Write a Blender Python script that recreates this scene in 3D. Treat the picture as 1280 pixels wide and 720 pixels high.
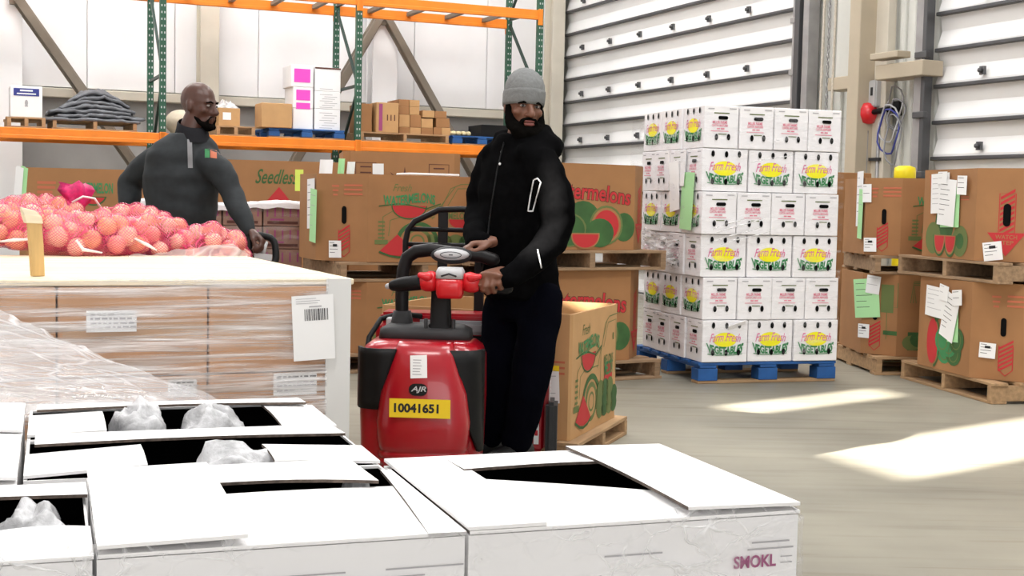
import bpy, bmesh, math, random
import numpy as np
from mathutils import Vector, Matrix
from mathutils.bvhtree import BVHTree

for o in list(bpy.data.objects):
    bpy.data.objects.remove(o, do_unlink=True)
SC = bpy.context.scene
COL = SC.collection
random.seed(7)
np.random.seed(7)
R = math.radians

# ------------------------------------------------------------------ camera
FOC = 1650.0
CAMH = 1.17
PITCH = math.atan(108 / 1650)
ROLL = 0.022
cam = bpy.data.cameras.new('camera')
cam.sensor_width = 36.0
cam.lens = 36.0 * FOC / 1280.0
cam.clip_start = 0.05
cam.clip_end = 300
cam_ob = bpy.data.objects.new('camera', cam)
COL.objects.link(cam_ob)
CAMR = Matrix.Rotation(math.pi / 2 - PITCH, 3, 'X') @ Matrix.Rotation(ROLL, 3, 'Z')
cam_ob.matrix_world = Matrix.Translation((0, 0, CAMH)) @ CAMR.to_4x4()
SC.camera = cam_ob

# ------------------------------------------------------------------ light
SC.view_settings.view_transform = 'Standard'
SC.view_settings.look = 'None'
SC.view_settings.gamma = 1.0
SC.view_settings.use_curve_mapping = False
SC.view_settings.exposure = 0.0
W = bpy.data.worlds.new('world')
SC.world = W
W.use_nodes = True
W.node_tree.nodes['Background'].inputs[0].default_value = (1.0, 0.99, 0.985, 1)
W.node_tree.nodes['Background'].inputs[1].default_value = 0.49

SUN_H = Vector((-0.783, -0.622, 0))            # horizontal direction towards the sun
SUN_E = R(28)
sun = bpy.data.lights.new('sun', 'SUN')
sun.energy = 42.0
sun.angle = R(0.7)
sun.color = (1.0, 0.95, 0.86)
sun_ob = bpy.data.objects.new('sun', sun)
COL.objects.link(sun_ob)
sdir = Vector((SUN_H.x * math.cos(SUN_E), SUN_H.y * math.cos(SUN_E), math.sin(SUN_E)))
sun_ob.rotation_euler = sdir.to_track_quat('Z', 'Y').to_euler()
sun_ob.location = (-12, -6, 10)


def area_lamp(name, loc, size, power, color=(1, 0.985, 0.96)):
    l = bpy.data.lights.new(name, 'AREA')
    l.shape = 'RECTANGLE'
    l.size, l.size_y = size
    l.energy = power
    l.color = color
    o = bpy.data.objects.new(name, l)
    COL.objects.link(o)
    o.location = loc
    return o


# unseen overhead lamps, added for the light on tops and floor
for (x, y, p) in ((-1.2, 1.4, 520), (3.6, 3.6, 520), (1.2, 6.0, 330), (-3.2, 8.5, 420), (2.0, 11.0, 300), (-4.0, 15.0, 620), (0.2, 15.6, 500), (-7.0, 13.0, 480)):
    area_lamp('overhead_lamp', (x, y, 7.6), (2.4, 1.6), p * 0.48)

# soft fill lamp added behind the camera to brighten faces turned to it
dk = area_lamp('rear_fill', (1.5, -6.0, 2.4), (6.0, 4.0), 270, (1, 0.99, 0.98))
dk.rotation_euler = (R(90), 0, R(8))


def pix_ray(px, py):
    return CAMR @ Vector(((px - 640) / FOC, (360 - py) / FOC, -1.0))


def at(px, py, d):                            # photo point -> world point at depth d
    v = pix_ray(px, py)
    return Vector((0, 0, CAMH)) + v * (d / v.y)


def onz(px, py, z):                           # photo point -> world point at height z
    v = pix_ray(px, py)
    return Vector((0, 0, CAMH)) + v * ((z - CAMH) / v.z)


# ------------------------------------------------------------------ materials
MATS = {}


def mat(name, col, rough=0.6, metal=0.0, var=0.0, scale=8.0, stretch=(1, 1, 1), bump=0.0, spec=0.5, coat=0.0, bscale=None, alpha=1.0, emit=0.0):
    if name in MATS:
        return MATS[name]
    m = bpy.data.materials.new(name)
    m.use_nodes = True
    nt = m.node_tree
    b = nt.nodes['Principled BSDF']
    b.inputs['Base Color'].default_value = (*col, 1)
    b.inputs['Roughness'].default_value = rough
    b.inputs['Metallic'].default_value = metal
    b.inputs['Specular IOR Level'].default_value = spec
    b.inputs['Coat Weight'].default_value = coat
    b.inputs['Alpha'].default_value = alpha
    if var or bump:
        tc = nt.nodes.new('ShaderNodeTexCoord')
        mp = nt.nodes.new('ShaderNodeMapping')
        mp.inputs['Scale'].default_value = stretch
        nt.links.new(tc.outputs['Object'], mp.inputs[0])
        nz = nt.nodes.new('ShaderNodeTexNoise')
        nz.inputs['Scale'].default_value = scale
        nz.inputs['Detail'].default_value = 5
        nt.links.new(mp.outputs[0], nz.inputs['Vector'])
        if var:
            cr = nt.nodes.new('ShaderNodeValToRGB')
            cr.color_ramp.elements[0].position = 0.25
            cr.color_ramp.elements[1].position = 0.75
            cr.color_ramp.elements[0].color = (*[max(0, c * (1 - var)) for c in col], 1)
            cr.color_ramp.elements[1].color = (*[min(1, c * (1 + var)) for c in col], 1)
            nt.links.new(nz.outputs['Fac'], cr.inputs[0])
            nt.links.new(cr.outputs[0], b.inputs['Base Color'])
        if bump:
            bp = nt.nodes.new('ShaderNodeBump')
            bp.inputs['Strength'].default_value = bump
            bp.inputs['Distance'].default_value = 0.02
            src = nz
            if bscale:
                src = nt.nodes.new('ShaderNodeTexNoise')
                src.inputs['Scale'].default_value = bscale
                src.inputs['Detail'].default_value = 4
                nt.links.new(mp.outputs[0], src.inputs['Vector'])
            nt.links.new(src.outputs['Fac'], bp.inputs['Height'])
            nt.links.new(bp.outputs[0], b.inputs['Normal'])
    MATS[name] = m
    return m


def film_mat(name, lo, hi, scale, stretch, col=(0.9, 0.9, 0.92), p0=0.4, p1=0.75, rough=0.16, bump=0.6):
    """stretch film: clear where it lies flat, milky where it is creased or layered"""
    m = bpy.data.materials.new(name)
    m.use_nodes = True
    nt = m.node_tree
    nt.nodes.clear()
    out = nt.nodes.new('ShaderNodeOutputMaterial')
    mix = nt.nodes.new('ShaderNodeMixShader')
    tr = nt.nodes.new('ShaderNodeBsdfTransparent')
    tr.inputs[0].default_value = (0.97, 0.97, 0.98, 1)
    b = nt.nodes.new('ShaderNodeBsdfPrincipled')
    b.inputs['Base Color'].default_value = (*col, 1)
    b.inputs['Roughness'].default_value = rough
    tc = nt.nodes.new('ShaderNodeTexCoord')
    mp = nt.nodes.new('ShaderNodeMapping')
    mp.inputs['Scale'].default_value = stretch
    nz = nt.nodes.new('ShaderNodeTexNoise')
    nz.inputs['Scale'].default_value = scale
    nz.inputs['Detail'].default_value = 6
    nz.inputs['Roughness'].default_value = 0.62
    nz.inputs['Distortion'].default_value = 0.35
    mr = nt.nodes.new('ShaderNodeMapRange')
    mr.inputs[1].default_value = p0
    mr.inputs[2].default_value = p1
    mr.inputs[3].default_value = lo
    mr.inputs[4].default_value = hi
    bp = nt.nodes.new('ShaderNodeBump')
    bp.inputs['Strength'].default_value = bump
    bp.inputs['Distance'].default_value = 0.02
    L = nt.links.new
    L(tc.outputs['Object'], mp.inputs[0])
    L(mp.outputs[0], nz.inputs['Vector'])
    L(nz.outputs['Fac'], mr.inputs[0])
    L(nz.outputs['Fac'], bp.inputs['Height'])
    L(bp.outputs[0], b.inputs['Normal'])
    L(mr.outputs[0], mix.inputs[0])
    L(tr.outputs[0], mix.inputs[1])
    L(b.outputs[0], mix.inputs[2])
    L(mix.outputs[0], out.inputs[0])
    MATS[name] = m
    return m


def crease_mat(name, base, hi, sc, stretch, width=0.05, col=(0.93, 0.93, 0.94)):
    """crinkled film: clear panes parted by milky creases"""
    m = bpy.data.materials.new(name)
    m.use_nodes = True
    nt = m.node_tree
    nt.nodes.clear()
    L = nt.links.new
    N = nt.nodes.new
    out, mix, tr, b = N('ShaderNodeOutputMaterial'), N('ShaderNodeMixShader'), N('ShaderNodeBsdfTransparent'), N('ShaderNodeBsdfPrincipled')
    tr.inputs[0].default_value = (0.97, 0.97, 0.975, 1)
    b.inputs['Base Color'].default_value = (*col, 1)
    b.inputs['Roughness'].default_value = 0.2
    tc, mp = N('ShaderNodeTexCoord'), N('ShaderNodeMapping')
    mp.inputs['Scale'].default_value = stretch
    L(tc.outputs['Object'], mp.inputs[0])
    nz = N('ShaderNodeTexNoise')
    nz.inputs['Scale'].default_value = sc * 0.8
    nz.inputs['Detail'].default_value = 4
    L(mp.outputs[0], nz.inputs['Vector'])
    add = N('ShaderNodeMixRGB')
    add.blend_type = 'ADD'
    add.inputs[0].default_value = 0.22
    L(mp.outputs[0], add.inputs[1])
    L(nz.outputs['Color'], add.inputs[2])
    prev = None
    for k, w in ((1.0, width), (2.7, width * 1.4)):
        v = N('ShaderNodeTexVoronoi')
        v.feature = 'DISTANCE_TO_EDGE'
        v.inputs['Scale'].default_value = sc * k
        L(add.outputs[0], v.inputs['Vector'])
        r = N('ShaderNodeMapRange')
        r.inputs[1].default_value = 0.0
        r.inputs[2].default_value = w
        r.inputs[3].default_value = 1.0
        r.inputs[4].default_value = 0.0
        L(v.outputs['Distance'], r.inputs[0])
        if prev is None:
            prev = r.outputs[0]
        else:
            mx = N('ShaderNodeMath')
            mx.operation = 'MAXIMUM'
            L(prev, mx.inputs[0])
            L(r.outputs[0], mx.inputs[1])
            prev = mx.outputs[0]
    # creases come and go
    r2 = N('ShaderNodeMapRange')
    r2.inputs[1].default_value = 0.38
    r2.inputs[2].default_value = 0.62
    L(nz.outputs['Fac'], r2.inputs[0])
    mu = N('ShaderNodeMath')
    mu.operation = 'MULTIPLY'
    L(prev, mu.inputs[0])
    L(r2.outputs[0], mu.inputs[1])
    fr = N('ShaderNodeMapRange')
    fr.inputs[3].default_value = base
    fr.inputs[4].default_value = hi
    L(mu.outputs[0], fr.inputs[0])
    bp = N('ShaderNodeBump')
    bp.inputs['Strength'].default_value = 0.5
    bp.inputs['Distance'].default_value = 0.01
    L(mu.outputs[0], bp.inputs['Height'])
    L(bp.outputs[0], b.inputs['Normal'])
    L(fr.outputs[0], mix.inputs[0])
    L(tr.outputs[0], mix.inputs[1])
    L(b.outputs[0], mix.inputs[2])
    L(mix.outputs[0], out.inputs[0])
    MATS[name] = m
    return m


CARD = mat('cardboard', (0.345, 0.165, 0.064), 0.75, var=0.10, scale=5, bump=0.05)
CARD2 = mat('cardboard_pale', (0.52, 0.30, 0.13), 0.75, var=0.08, scale=6, bump=0.05)
CARDIN = mat('cardboard_inside', (0.46, 0.26, 0.11), 0.8, var=0.08, scale=4)
CARTB = mat('carton_brown', (0.55, 0.31, 0.17), 0.7, var=0.12, scale=7, stretch=(1, 1, 3))
WHITEC = mat('white_carton', (0.87, 0.86, 0.87), 0.55, var=0.025, scale=6)
WHITEF = mat('white_flap_board', (0.90, 0.89, 0.89), 0.6, var=0.02, scale=5)
FLUTE = mat('corrugated_edge', (0.10, 0.075, 0.06), 0.9, var=0.5, scale=90)
INSIDE = mat('carton_inside_shade', (0.003, 0.003, 0.003), 1.0, spec=0.0, var=0.3, scale=9)  # shade inside the open white cartons, put into the colour
WOOD = mat('pallet_wood', (0.40, 0.25, 0.13), 0.8, var=0.28, scale=4, stretch=(1, 9, 9), bump=0.15)
WOODD = mat('pallet_wood_worn', (0.31, 0.20, 0.115), 0.85, var=0.35, scale=4, stretch=(1, 9, 9), bump=0.2)
WOODP = mat('pale_plywood', (0.80, 0.69, 0.50), 0.65, var=0.22, scale=3, stretch=(1.0, 14, 14), bump=0.08)
WOODS = mat('stake_wood', (0.62, 0.40, 0.16), 0.7, var=0.15, scale=5, stretch=(9, 9, 1))
BLUEP = mat('pallet_blue_paint', (0.012, 0.085, 0.28), 0.6, var=0.35, scale=7)
ORANGE = mat('rack_orange', (0.83, 0.22, 0.012), 0.45, var=0.10, scale=5)
GREEN = mat('rack_green', (0.018, 0.088, 0.05), 0.5, var=0.2, scale=6)
GREEND = mat('rack_green_dark', (0.012, 0.035, 0.026), 0.5)
STEELW = mat('galvanised_wire', (0.5, 0.5, 0.5), 0.4, 0.7)
BLACK = mat('black_plastic', (0.006, 0.006, 0.0065), 0.5, spec=0.22)
BLACKT = mat('black_tube', (0.007, 0.006, 0.0065), 0.45, spec=0.22)
BLACKH = mat('hole_black', (0.004, 0.004, 0.004), 0.9, spec=0.1)
DGREY = mat('dark_grey_plastic', (0.035, 0.035, 0.037), 0.55, spec=0.3, var=0.15, scale=12)
MGREY = mat('mid_grey_plastic', (0.24, 0.24, 0.25), 0.5, var=0.15, scale=14)
LGREY = mat('light_grey_plastic', (0.5, 0.5, 0.51), 0.5)
RED = mat('truck_red', (0.37, 0.003, 0.012), 0.30, coat=0.35, var=0.06, scale=3)
REDB = mat('tiller_red', (0.66, 0.012, 0.02), 0.35, coat=0.3)
YELLOW = mat('sticker_yellow', (0.93, 0.66, 0.015), 0.5)
YELLOWB = mat('bollard_yellow', (0.90, 0.72, 0.01), 0.45)
PAPER = mat('paper_white', (0.86, 0.86, 0.86), 0.7)
PAPERG = mat('paper_green', (0.42, 0.76, 0.38), 0.7)
PAPERY = mat('paper_lime', (0.62, 0.75, 0.12), 0.7)
PAPERP = mat('label_pink', (0.86, 0.07, 0.55), 0.6)
INK = mat('ink_black', (0.02, 0.02, 0.022), 0.8)
INKGR = mat('ink_grey', (0.42, 0.41, 0.43), 0.8)
INKP = mat('ink_pink', (0.74, 0.22, 0.30), 0.7)
INKM = mat('ink_magenta', (0.70, 0.16, 0.34), 0.7)
INKPU = mat('ink_purple', (0.33, 0.06, 0.18), 0.7)
INKG = mat('ink_green', (0.045, 0.24, 0.085), 0.7)
INKGD = mat('ink_dark_green', (0.04, 0.115, 0.03), 0.7, var=0.25, scale=9)
INKGL = mat('ink_olive_green', (0.13, 0.17, 0.05), 0.7)
INKR = mat('ink_red', (0.50, 0.025, 0.03), 0.7)
INKRT = mat('ink_red_faint', (0.52, 0.14, 0.07), 0.7)
INKBR = mat('ink_brown', (0.10, 0.03, 0.02), 0.7)
INKY = mat('ink_yellow', (0.92, 0.86, 0.012), 0.6)
INKB = mat('ink_blue', (0.03, 0.04, 0.25), 0.6)
STEEL = mat('door_steel_dark', (0.10, 0.10, 0.105), 0.45, 0.5)
GALV = mat('galvanised', (0.36, 0.35, 0.35), 0.45, 0.5, var=0.15, scale=6)
TAN = mat('tan_paint', (0.46, 0.39, 0.29), 0.6, var=0.08, scale=3)
TANL = mat('tan_light_paint', (0.62, 0.57, 0.48), 0.6, var=0.07, scale=3)
BRACE = mat('brace_brown_steel', (0.21, 0.175, 0.135), 0.55, var=0.1, scale=4)
WPANEL = mat('wall_panel_white', (0.86, 0.85, 0.86), 0.5, var=0.04, scale=1.2)
WLOW = mat('wall_lower_grey', (0.36, 0.35, 0.34), 0.6, var=0.14, scale=1.6)
DPANEL = mat('door_panel_white', (0.84, 0.83, 0.82), 0.45, var=0.025, scale=2)
DPANELG = mat('door_panel_shade', (0.66, 0.63, 0.58), 0.5, var=0.04, scale=2)
WRIB = mat('wall_ribbed_white', (0.68, 0.68, 0.64), 0.5, var=0.06, scale=2)
ROPE = mat('rope_pale', (0.55, 0.5, 0.42), 0.8, var=0.2, scale=40)
SILVER = mat('reflective_piping', (0.85, 0.85, 0.86), 0.3)
FILM_FRONT = crease_mat('film_front', 0.06, 0.75, 5.0, (1.0, 1.0, 1.5), 0.045)
FILM_SIDE = film_mat('film_streaked', 0.03, 0.85, 3.0, (0.7, 0.7, 20.0), p0=0.40, p1=0.68, col=(0.95, 0.94, 0.95))
FILM_TENT = crease_mat('film_tent', 0.30, 0.85, 3.2, (0.6, 1.6, 1.8), 0.05, col=(0.86, 0.86, 0.88))
FILM_THIN = film_mat('film_thin', 0.0, 0.34, 3.2, (1.2, 1.2, 6.0), p0=0.50, p1=0.78)
FILM_BAG = film_mat('film_bag', 0.25, 0.85, 14.0, (1, 1, 1), p0=0.3, p1=0.65)


# ------------------------------------------------------------------ mesh tools
class MB:
    def __init__(s):
        s.v, s.f, s.m, s.sm = [], [], [], []

    def add(s, vs, fs, mi=0, smooth=False):
        n = len(s.v)
        s.v.extend([tuple(v) for v in vs])
        for f in fs:
            s.f.append(tuple(i + n for i in f))
            s.m.append(mi)
            s.sm.append(smooth)
        return s

    def box(s, c, d, mi=0, rz=0.0, M=None):
        hx, hy, hz = d[0] / 2, d[1] / 2, d[2] / 2
        vs = [Vector((x * hx, y * hy, z * hz)) for x in (-1, 1) for y in (-1, 1) for z in (-1, 1)]
        if M is None:
            M = Matrix.Rotation(rz, 3, 'Z')
        c = Vector(c)
        vs = [c + M @ v for v in vs]
        return s.add(vs, [(0, 1, 3, 2), (4, 6, 7, 5), (0, 4, 5, 1), (2, 3, 7, 6), (0, 2, 6, 4), (1, 5, 7, 3)], mi)

    def bar(s, a, b, w, h, mi=0, up=(0, 0, 1)):
        a, b = Vector(a), Vector(b)
        x = (b - a)
        L = x.length
        x.normalize()
        u = Vector(up)
        y = u.cross(x)
        if y.length < 1e-4:
            y = Vector((0, 1, 0)).cross(x)
        y.normalize()
        z = x.cross(y)
        M = Matrix((x, y, z)).transposed()
        return s.box((a + b) / 2, (L, w, h), mi, M=M)

    def tube(s, pts, r, n=8, mi=0, caps=True, smooth=True, round_ends=False, squash=None):
        pts = [Vector(p) for p in pts]
        k = len(pts)
        rr = [r] * k if isinstance(r, (int, float)) else list(r)
        tang = []
        for i in range(k):
            t = (pts[min(i + 1, k - 1)] - pts[max(i - 1, 0)])
            tang.append(t.normalized())
        if round_ends:
            P, T, Q = [], [], []
            for a in (80, 55, 28):
                P.append(pts[0] - tang[0] * rr[0] * math.sin(R(a)))
                T.append(tang[0])
                Q.append(rr[0] * math.cos(R(a)))
            P += pts
            T += tang
            Q += rr
            for a in (28, 55, 80):
                P.append(pts[-1] + tang[-1] * rr[-1] * math.sin(R(a)))
                T.append(tang[-1])
                Q.append(rr[-1] * math.cos(R(a)))
            pts, tang, rr = P, T, Q
            k = len(pts)
        ref = Vector((0, 0, 1)) if abs(tang[0].z) < 0.9 else Vector((1, 0, 0))
        u = tang[0].cross(ref).normalized()
        vs, fs = [], []
        for i in range(k):
            u = (u - tang[i] * u.dot(tang[i])).normalized()
            w = tang[i].cross(u)
            for j in range(n):
                a = 2 * math.pi * j / n
                d = u * math.cos(a) + w * math.sin(a)
                if squash:
                    ax, q = squash
                    d = d - Vector(ax) * d.dot(Vector(ax)) * (1 - q)
                vs.append(pts[i] + d * rr[i])
        for i in range(k - 1):
            for j in range(n):
                fs.append((i * n + j, i * n + (j + 1) % n, (i + 1) * n + (j + 1) % n, (i + 1) * n + j))
        if caps:
            fs.append(tuple(reversed(range(n))))
            fs.append(tuple((k - 1) * n + j for j in range(n)))
        return s.add(vs, fs, mi, smooth)

    def loft(s, rings, mi=0, smooth=True, caps=True):
        n = len(rings[0])
        vs = [p for r in rings for p in r]
        fs = []
        for i in range(len(rings) - 1):
            for j in range(n):
                fs.append((i * n + j, i * n + (j + 1) % n, (i + 1) * n + (j + 1) % n, (i + 1) * n + j))
        if caps:
            fs.append(tuple(reversed(range(n))))
            fs.append(tuple((len(rings) - 1) * n + j for j in range(n)))
        return s.add(vs, fs, mi, smooth)

    def lathe(s, prof, n=16, mi=0, c=(0, 0, 0), smooth=True):
        rings = [[(c[0] + r * math.cos(2 * math.pi * j / n), c[1] + r * math.sin(2 * math.pi * j / n), c[2] + z) for j in range(n)] for r, z in prof]
        return s.loft(rings, mi, smooth)

    def ell(s, c, r, M=None, mi=0, nu=16, nv=10):
        c = Vector(c)
        M = M or Matrix.Identity(3)
        rings = []
        for i in range(nv + 1):
            t = -math.pi / 2 + math.pi * (i + 0.02) / (nv + 0.04)
            rings.append([c + M @ Vector((r[0] * math.cos(t) * math.cos(2 * math.pi * j / nu), r[1] * math.cos(t) * math.sin(2 * math.pi * j / nu), r[2] * math.sin(t))) for j in range(nu)])
        return s.loft(rings, mi, True)

    def grid(s, fn, nu, nv, mi=0, smooth=True):
        vs = [fn(i / nu, j / nv) for j in range(nv + 1) for i in range(nu + 1)]
        fs = [(j * (nu + 1) + i, j * (nu + 1) + i + 1, (j + 1) * (nu + 1) + i + 1, (j + 1) * (nu + 1) + i) for j in range(nv) for i in range(nu)]
        return s.add(vs, fs, mi, smooth)

    def mesh(s, name, mats, bevel=0.0, seg=1):
        me = bpy.data.meshes.new(name)
        me.from_pydata(s.v, [], s.f)
        for m in (mats if isinstance(mats, (list, tuple)) else [mats]):
            me.materials.append(m)
        me.polygons.foreach_set('material_index', s.m)
        me.polygons.foreach_set('use_smooth', s.sm)
        me.update()
        if bevel:
            bm = bmesh.new()
            bm.from_mesh(me)
            bmesh.ops.remove_doubles(bm, verts=bm.verts, dist=1e-5)
            bmesh.ops.recalc_face_normals(bm, faces=bm.faces)
            es = [e for e in bm.edges if len(e.link_faces) == 2 and e.calc_face_angle(0) > R(35)]
            bmesh.ops.bevel(bm, geom=es, offset=bevel, segments=seg, affect='EDGES', clamp_overlap=True)
            bm.to_mesh(me)
            bm.free()
        return me

    def build(s, name, mats, parent=None, bevel=0.0, seg=1, loc=None, rz=0.0):
        return link(name, s.mesh(name, mats, bevel, seg), parent, loc, rz)


def link(name, me, parent=None, loc=None, rz=0.0):
    o = bpy.data.objects.new(name, me)
    COL.objects.link(o)
    if parent is not None:
        o.parent = parent
    if loc is not None:
        o.location = loc
    if rz:
        o.rotation_euler = (0, 0, rz)
    return o


def tag(o, label=None, cat=None, group=None, kind=None):
    if label:
        o['label'] = label
    if cat:
        o['category'] = cat
    if group:
        o['group'] = group
    if kind:
        o['kind'] = kind
    return o


def thing(name, label, cat, loc=(0, 0, 0), rz=0.0, group=None):
    o = bpy.data.objects.new(name, None)
    o.empty_display_size = 0.1
    COL.objects.link(o)
    o.location = loc
    o.rotation_euler = (0, 0, rz)
    return tag(o, label, cat, group)


def struct(name, label=None, cat=None, loc=(0, 0, 0), rz=0.0):
    o = thing(name, label, cat, loc, rz)
    o['kind'] = 'structure'
    return o


# ---- flat print laid on a face: frame = (origin, u, v), outward normal = u x v
_TXT = {}


def text_geo(txt, bold=0.0, shear=0.0):
    key = (txt, bold, shear)
    if key not in _TXT:
        cu = bpy.data.curves.new('t', 'FONT')
        cu.body = txt
        cu.size = 1.0
        cu.align_x = 'CENTER'
        cu.offset = bold
        cu.shear = shear
        cu.resolution_u = 3
        ob = bpy.data.objects.new('t', cu)
        COL.objects.link(ob)
        bpy.context.view_layer.update()
        dg = bpy.context.evaluated_depsgraph_get()
        me = bpy.data.meshes.new_from_object(ob.evaluated_get(dg))
        vs = [(v.co.x, v.co.y) for v in me.vertices]
        fs = [tuple(p.vertices) for p in me.polygons]
        bpy.data.objects.remove(ob, do_unlink=True)
        bpy.data.meshes.remove(me)
        _TXT[key] = (vs, fs)
    return _TXT[key]


class Print(MB):
    def __init__(s, origin, u, v=(0, 0, 1), off=0.0012):
        super().__init__()
        s.O, s.U, s.V = Vector(origin), Vector(u).normalized(), Vector(v).normalized()
        s.N = s.U.cross(s.V)
        s.base = off

    def P(s, a, b, lay=0):
        return s.O + s.U * a + s.V * b + s.N * (s.base + lay * 0.0007)

    def poly(s, pts, mi=0, lay=0):
        return s.add([s.P(a, b, lay) for a, b in pts], [tuple(range(len(pts)))], mi)

    def rect(s, a, b, w, h, mi=0, lay=0, rot=0.0):
        c, q = math.cos(rot), math.sin(rot)
        return s.poly([(a + x * c - y * q, b + x * q + y * c) for x, y in ((-w / 2, -h / 2), (w / 2, -h / 2), (w / 2, h / 2), (-w / 2, h / 2))], mi, lay)

    def disc(s, a, b, ra, rb, mi=0, lay=0, n=20, a0=0, a1=360):
        pts = [(a + ra * math.cos(R(a0 + (a1 - a0) * i / n)), b + rb * math.sin(R(a0 + (a1 - a0) * i / n))) for i in range(n + (0 if a1 - a0 == 360 else 1))]
        return s.poly(pts, mi, lay)

    def strip(s, pts, w, mi=0, lay=0):
        vs, fs = [], []
        k = len(pts)
        for i in range(k):
            p, q = pts[max(i - 1, 0)], pts[min(i + 1, k - 1)]
            dx, dy = q[0] - p[0], q[1] - p[1]
            L = math.hypot(dx, dy) or 1
            nx, ny = -dy / L * w / 2, dx / L * w / 2
            vs += [s.P(pts[i][0] + nx, pts[i][1] + ny, lay), s.P(pts[i][0] - nx, pts[i][1] - ny, lay)]
        for i in range(k - 1):
            fs.append((2 * i, 2 * i + 1, 2 * i + 3, 2 * i + 2))
        return s.add(vs, fs, mi)

    def ring(s, a, b, ra, rb, w, mi=0, lay=0, a0=0, a1=360, n=20):
        return s.strip([(a + ra * math.cos(R(a0 + (a1 - a0) * i / n)), b + rb * math.sin(R(a0 + (a1 - a0) * i / n))) for i in range(n + 1)], w, mi, lay)

    def pill(s, a, b, w, h, mi=0, lay=0):
        r = min(w, h) / 2
        pts = []
        for cx, cy, a0 in ((w / 2 - r, h / 2 - r, 0), (-w / 2 + r, h / 2 - r, 90), (-w / 2 + r, -h / 2 + r, 180), (w / 2 - r, -h / 2 + r, 270)):
            for i in range(5):
                t = R(a0 + 90 * i / 4)
                pts.append((a + cx + r * math.cos(t), b + cy + r * math.sin(t)))
        return s.poly(pts, mi, lay)

    def text(s, txt, a, b, w, h, mi=0, lay=0, bold=0.0, shear=0.0, warp=None):
        """text fitted into width w and cap height h, centred on (a, b)"""
        vs, fs = text_geo(txt, bold, shear)
        xs = [q[0] for q in vs]
        ys = [q[1] for q in vs]
        x0, x1, y0, y1 = min(xs), max(xs), min(ys), max(ys)
        out = []
        for x, y in vs:
            p = (x - (x0 + x1) / 2) / (x1 - x0)
            q = (y - (y0 + y1) / 2) / (y1 - y0)
            A, B = a + p * w, b + q * h
            if warp:
                A, B = warp(p, q, A, B)
            out.append(s.P(A, B, lay))
        return s.add(out, fs, mi)


def lines_block(pr, a, b, w, n, dh, lw, mi, lay=0, seed=0):
    rnd = random.Random(seed)
    for i in range(n):
        ww = w * rnd.uniform(0.6, 1.0)
        pr.rect(a - (w - ww) / 2, b - i * dh, ww, lw, mi, lay)


def copy_thing(root, loc=None, rz=None, label=None, group=None):
    r = root.copy()
    COL.objects.link(r)
    if loc is not None:
        r.location = loc
    if rz is not None:
        r.rotation_euler = (0, 0, rz)
    if label:
        r['label'] = label
    if group:
        r['group'] = group
    for ch in list(root.children):
        c = ch.copy()
        COL.objects.link(c)
        c.parent = r
        for g in list(ch.children):
            d = g.copy()
            COL.objects.link(d)
            d.parent = c
    return r


def remeshed(mb, name, mats, voxel, smooth=4, noise=None):
    """one continuous surface grown over overlapping closed volumes"""
    me = mb.mesh(name + '_src', mats)
    ob = bpy.data.objects.new('tmp', me)
    COL.objects.link(ob)
    m = ob.modifiers.new('r', 'REMESH')
    m.mode = 'VOXEL'
    m.voxel_size = voxel
    m.use_smooth_shade = True
    if smooth:
        q = ob.modifiers.new('s', 'SMOOTH')
        q.factor = 0.5
        q.iterations = smooth
    bpy.context.view_layer.update()
    dg = bpy.context.evaluated_depsgraph_get()
    out = bpy.data.meshes.new_from_object(ob.evaluated_get(dg))
    out.name = name
    bpy.data.objects.remove(ob, do_unlink=True)
    bpy.data.meshes.remove(me)
    if not out.materials:
        for mm in (mats if isinstance(mats, (list, tuple)) else [mats]):
            out.materials.append(mm)
    for p in out.polygons:
        p.use_smooth = True
    if noise:
        from mathutils import noise as mn
        amp, sc, st = noise
        for v in out.vertices:
            c = v.co
            n = mn.noise(Vector((c.x * sc * st[0], c.y * sc * st[1], c.z * sc * st[2])))
            v.co = c + v.normal * (n * amp)
    return out


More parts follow.
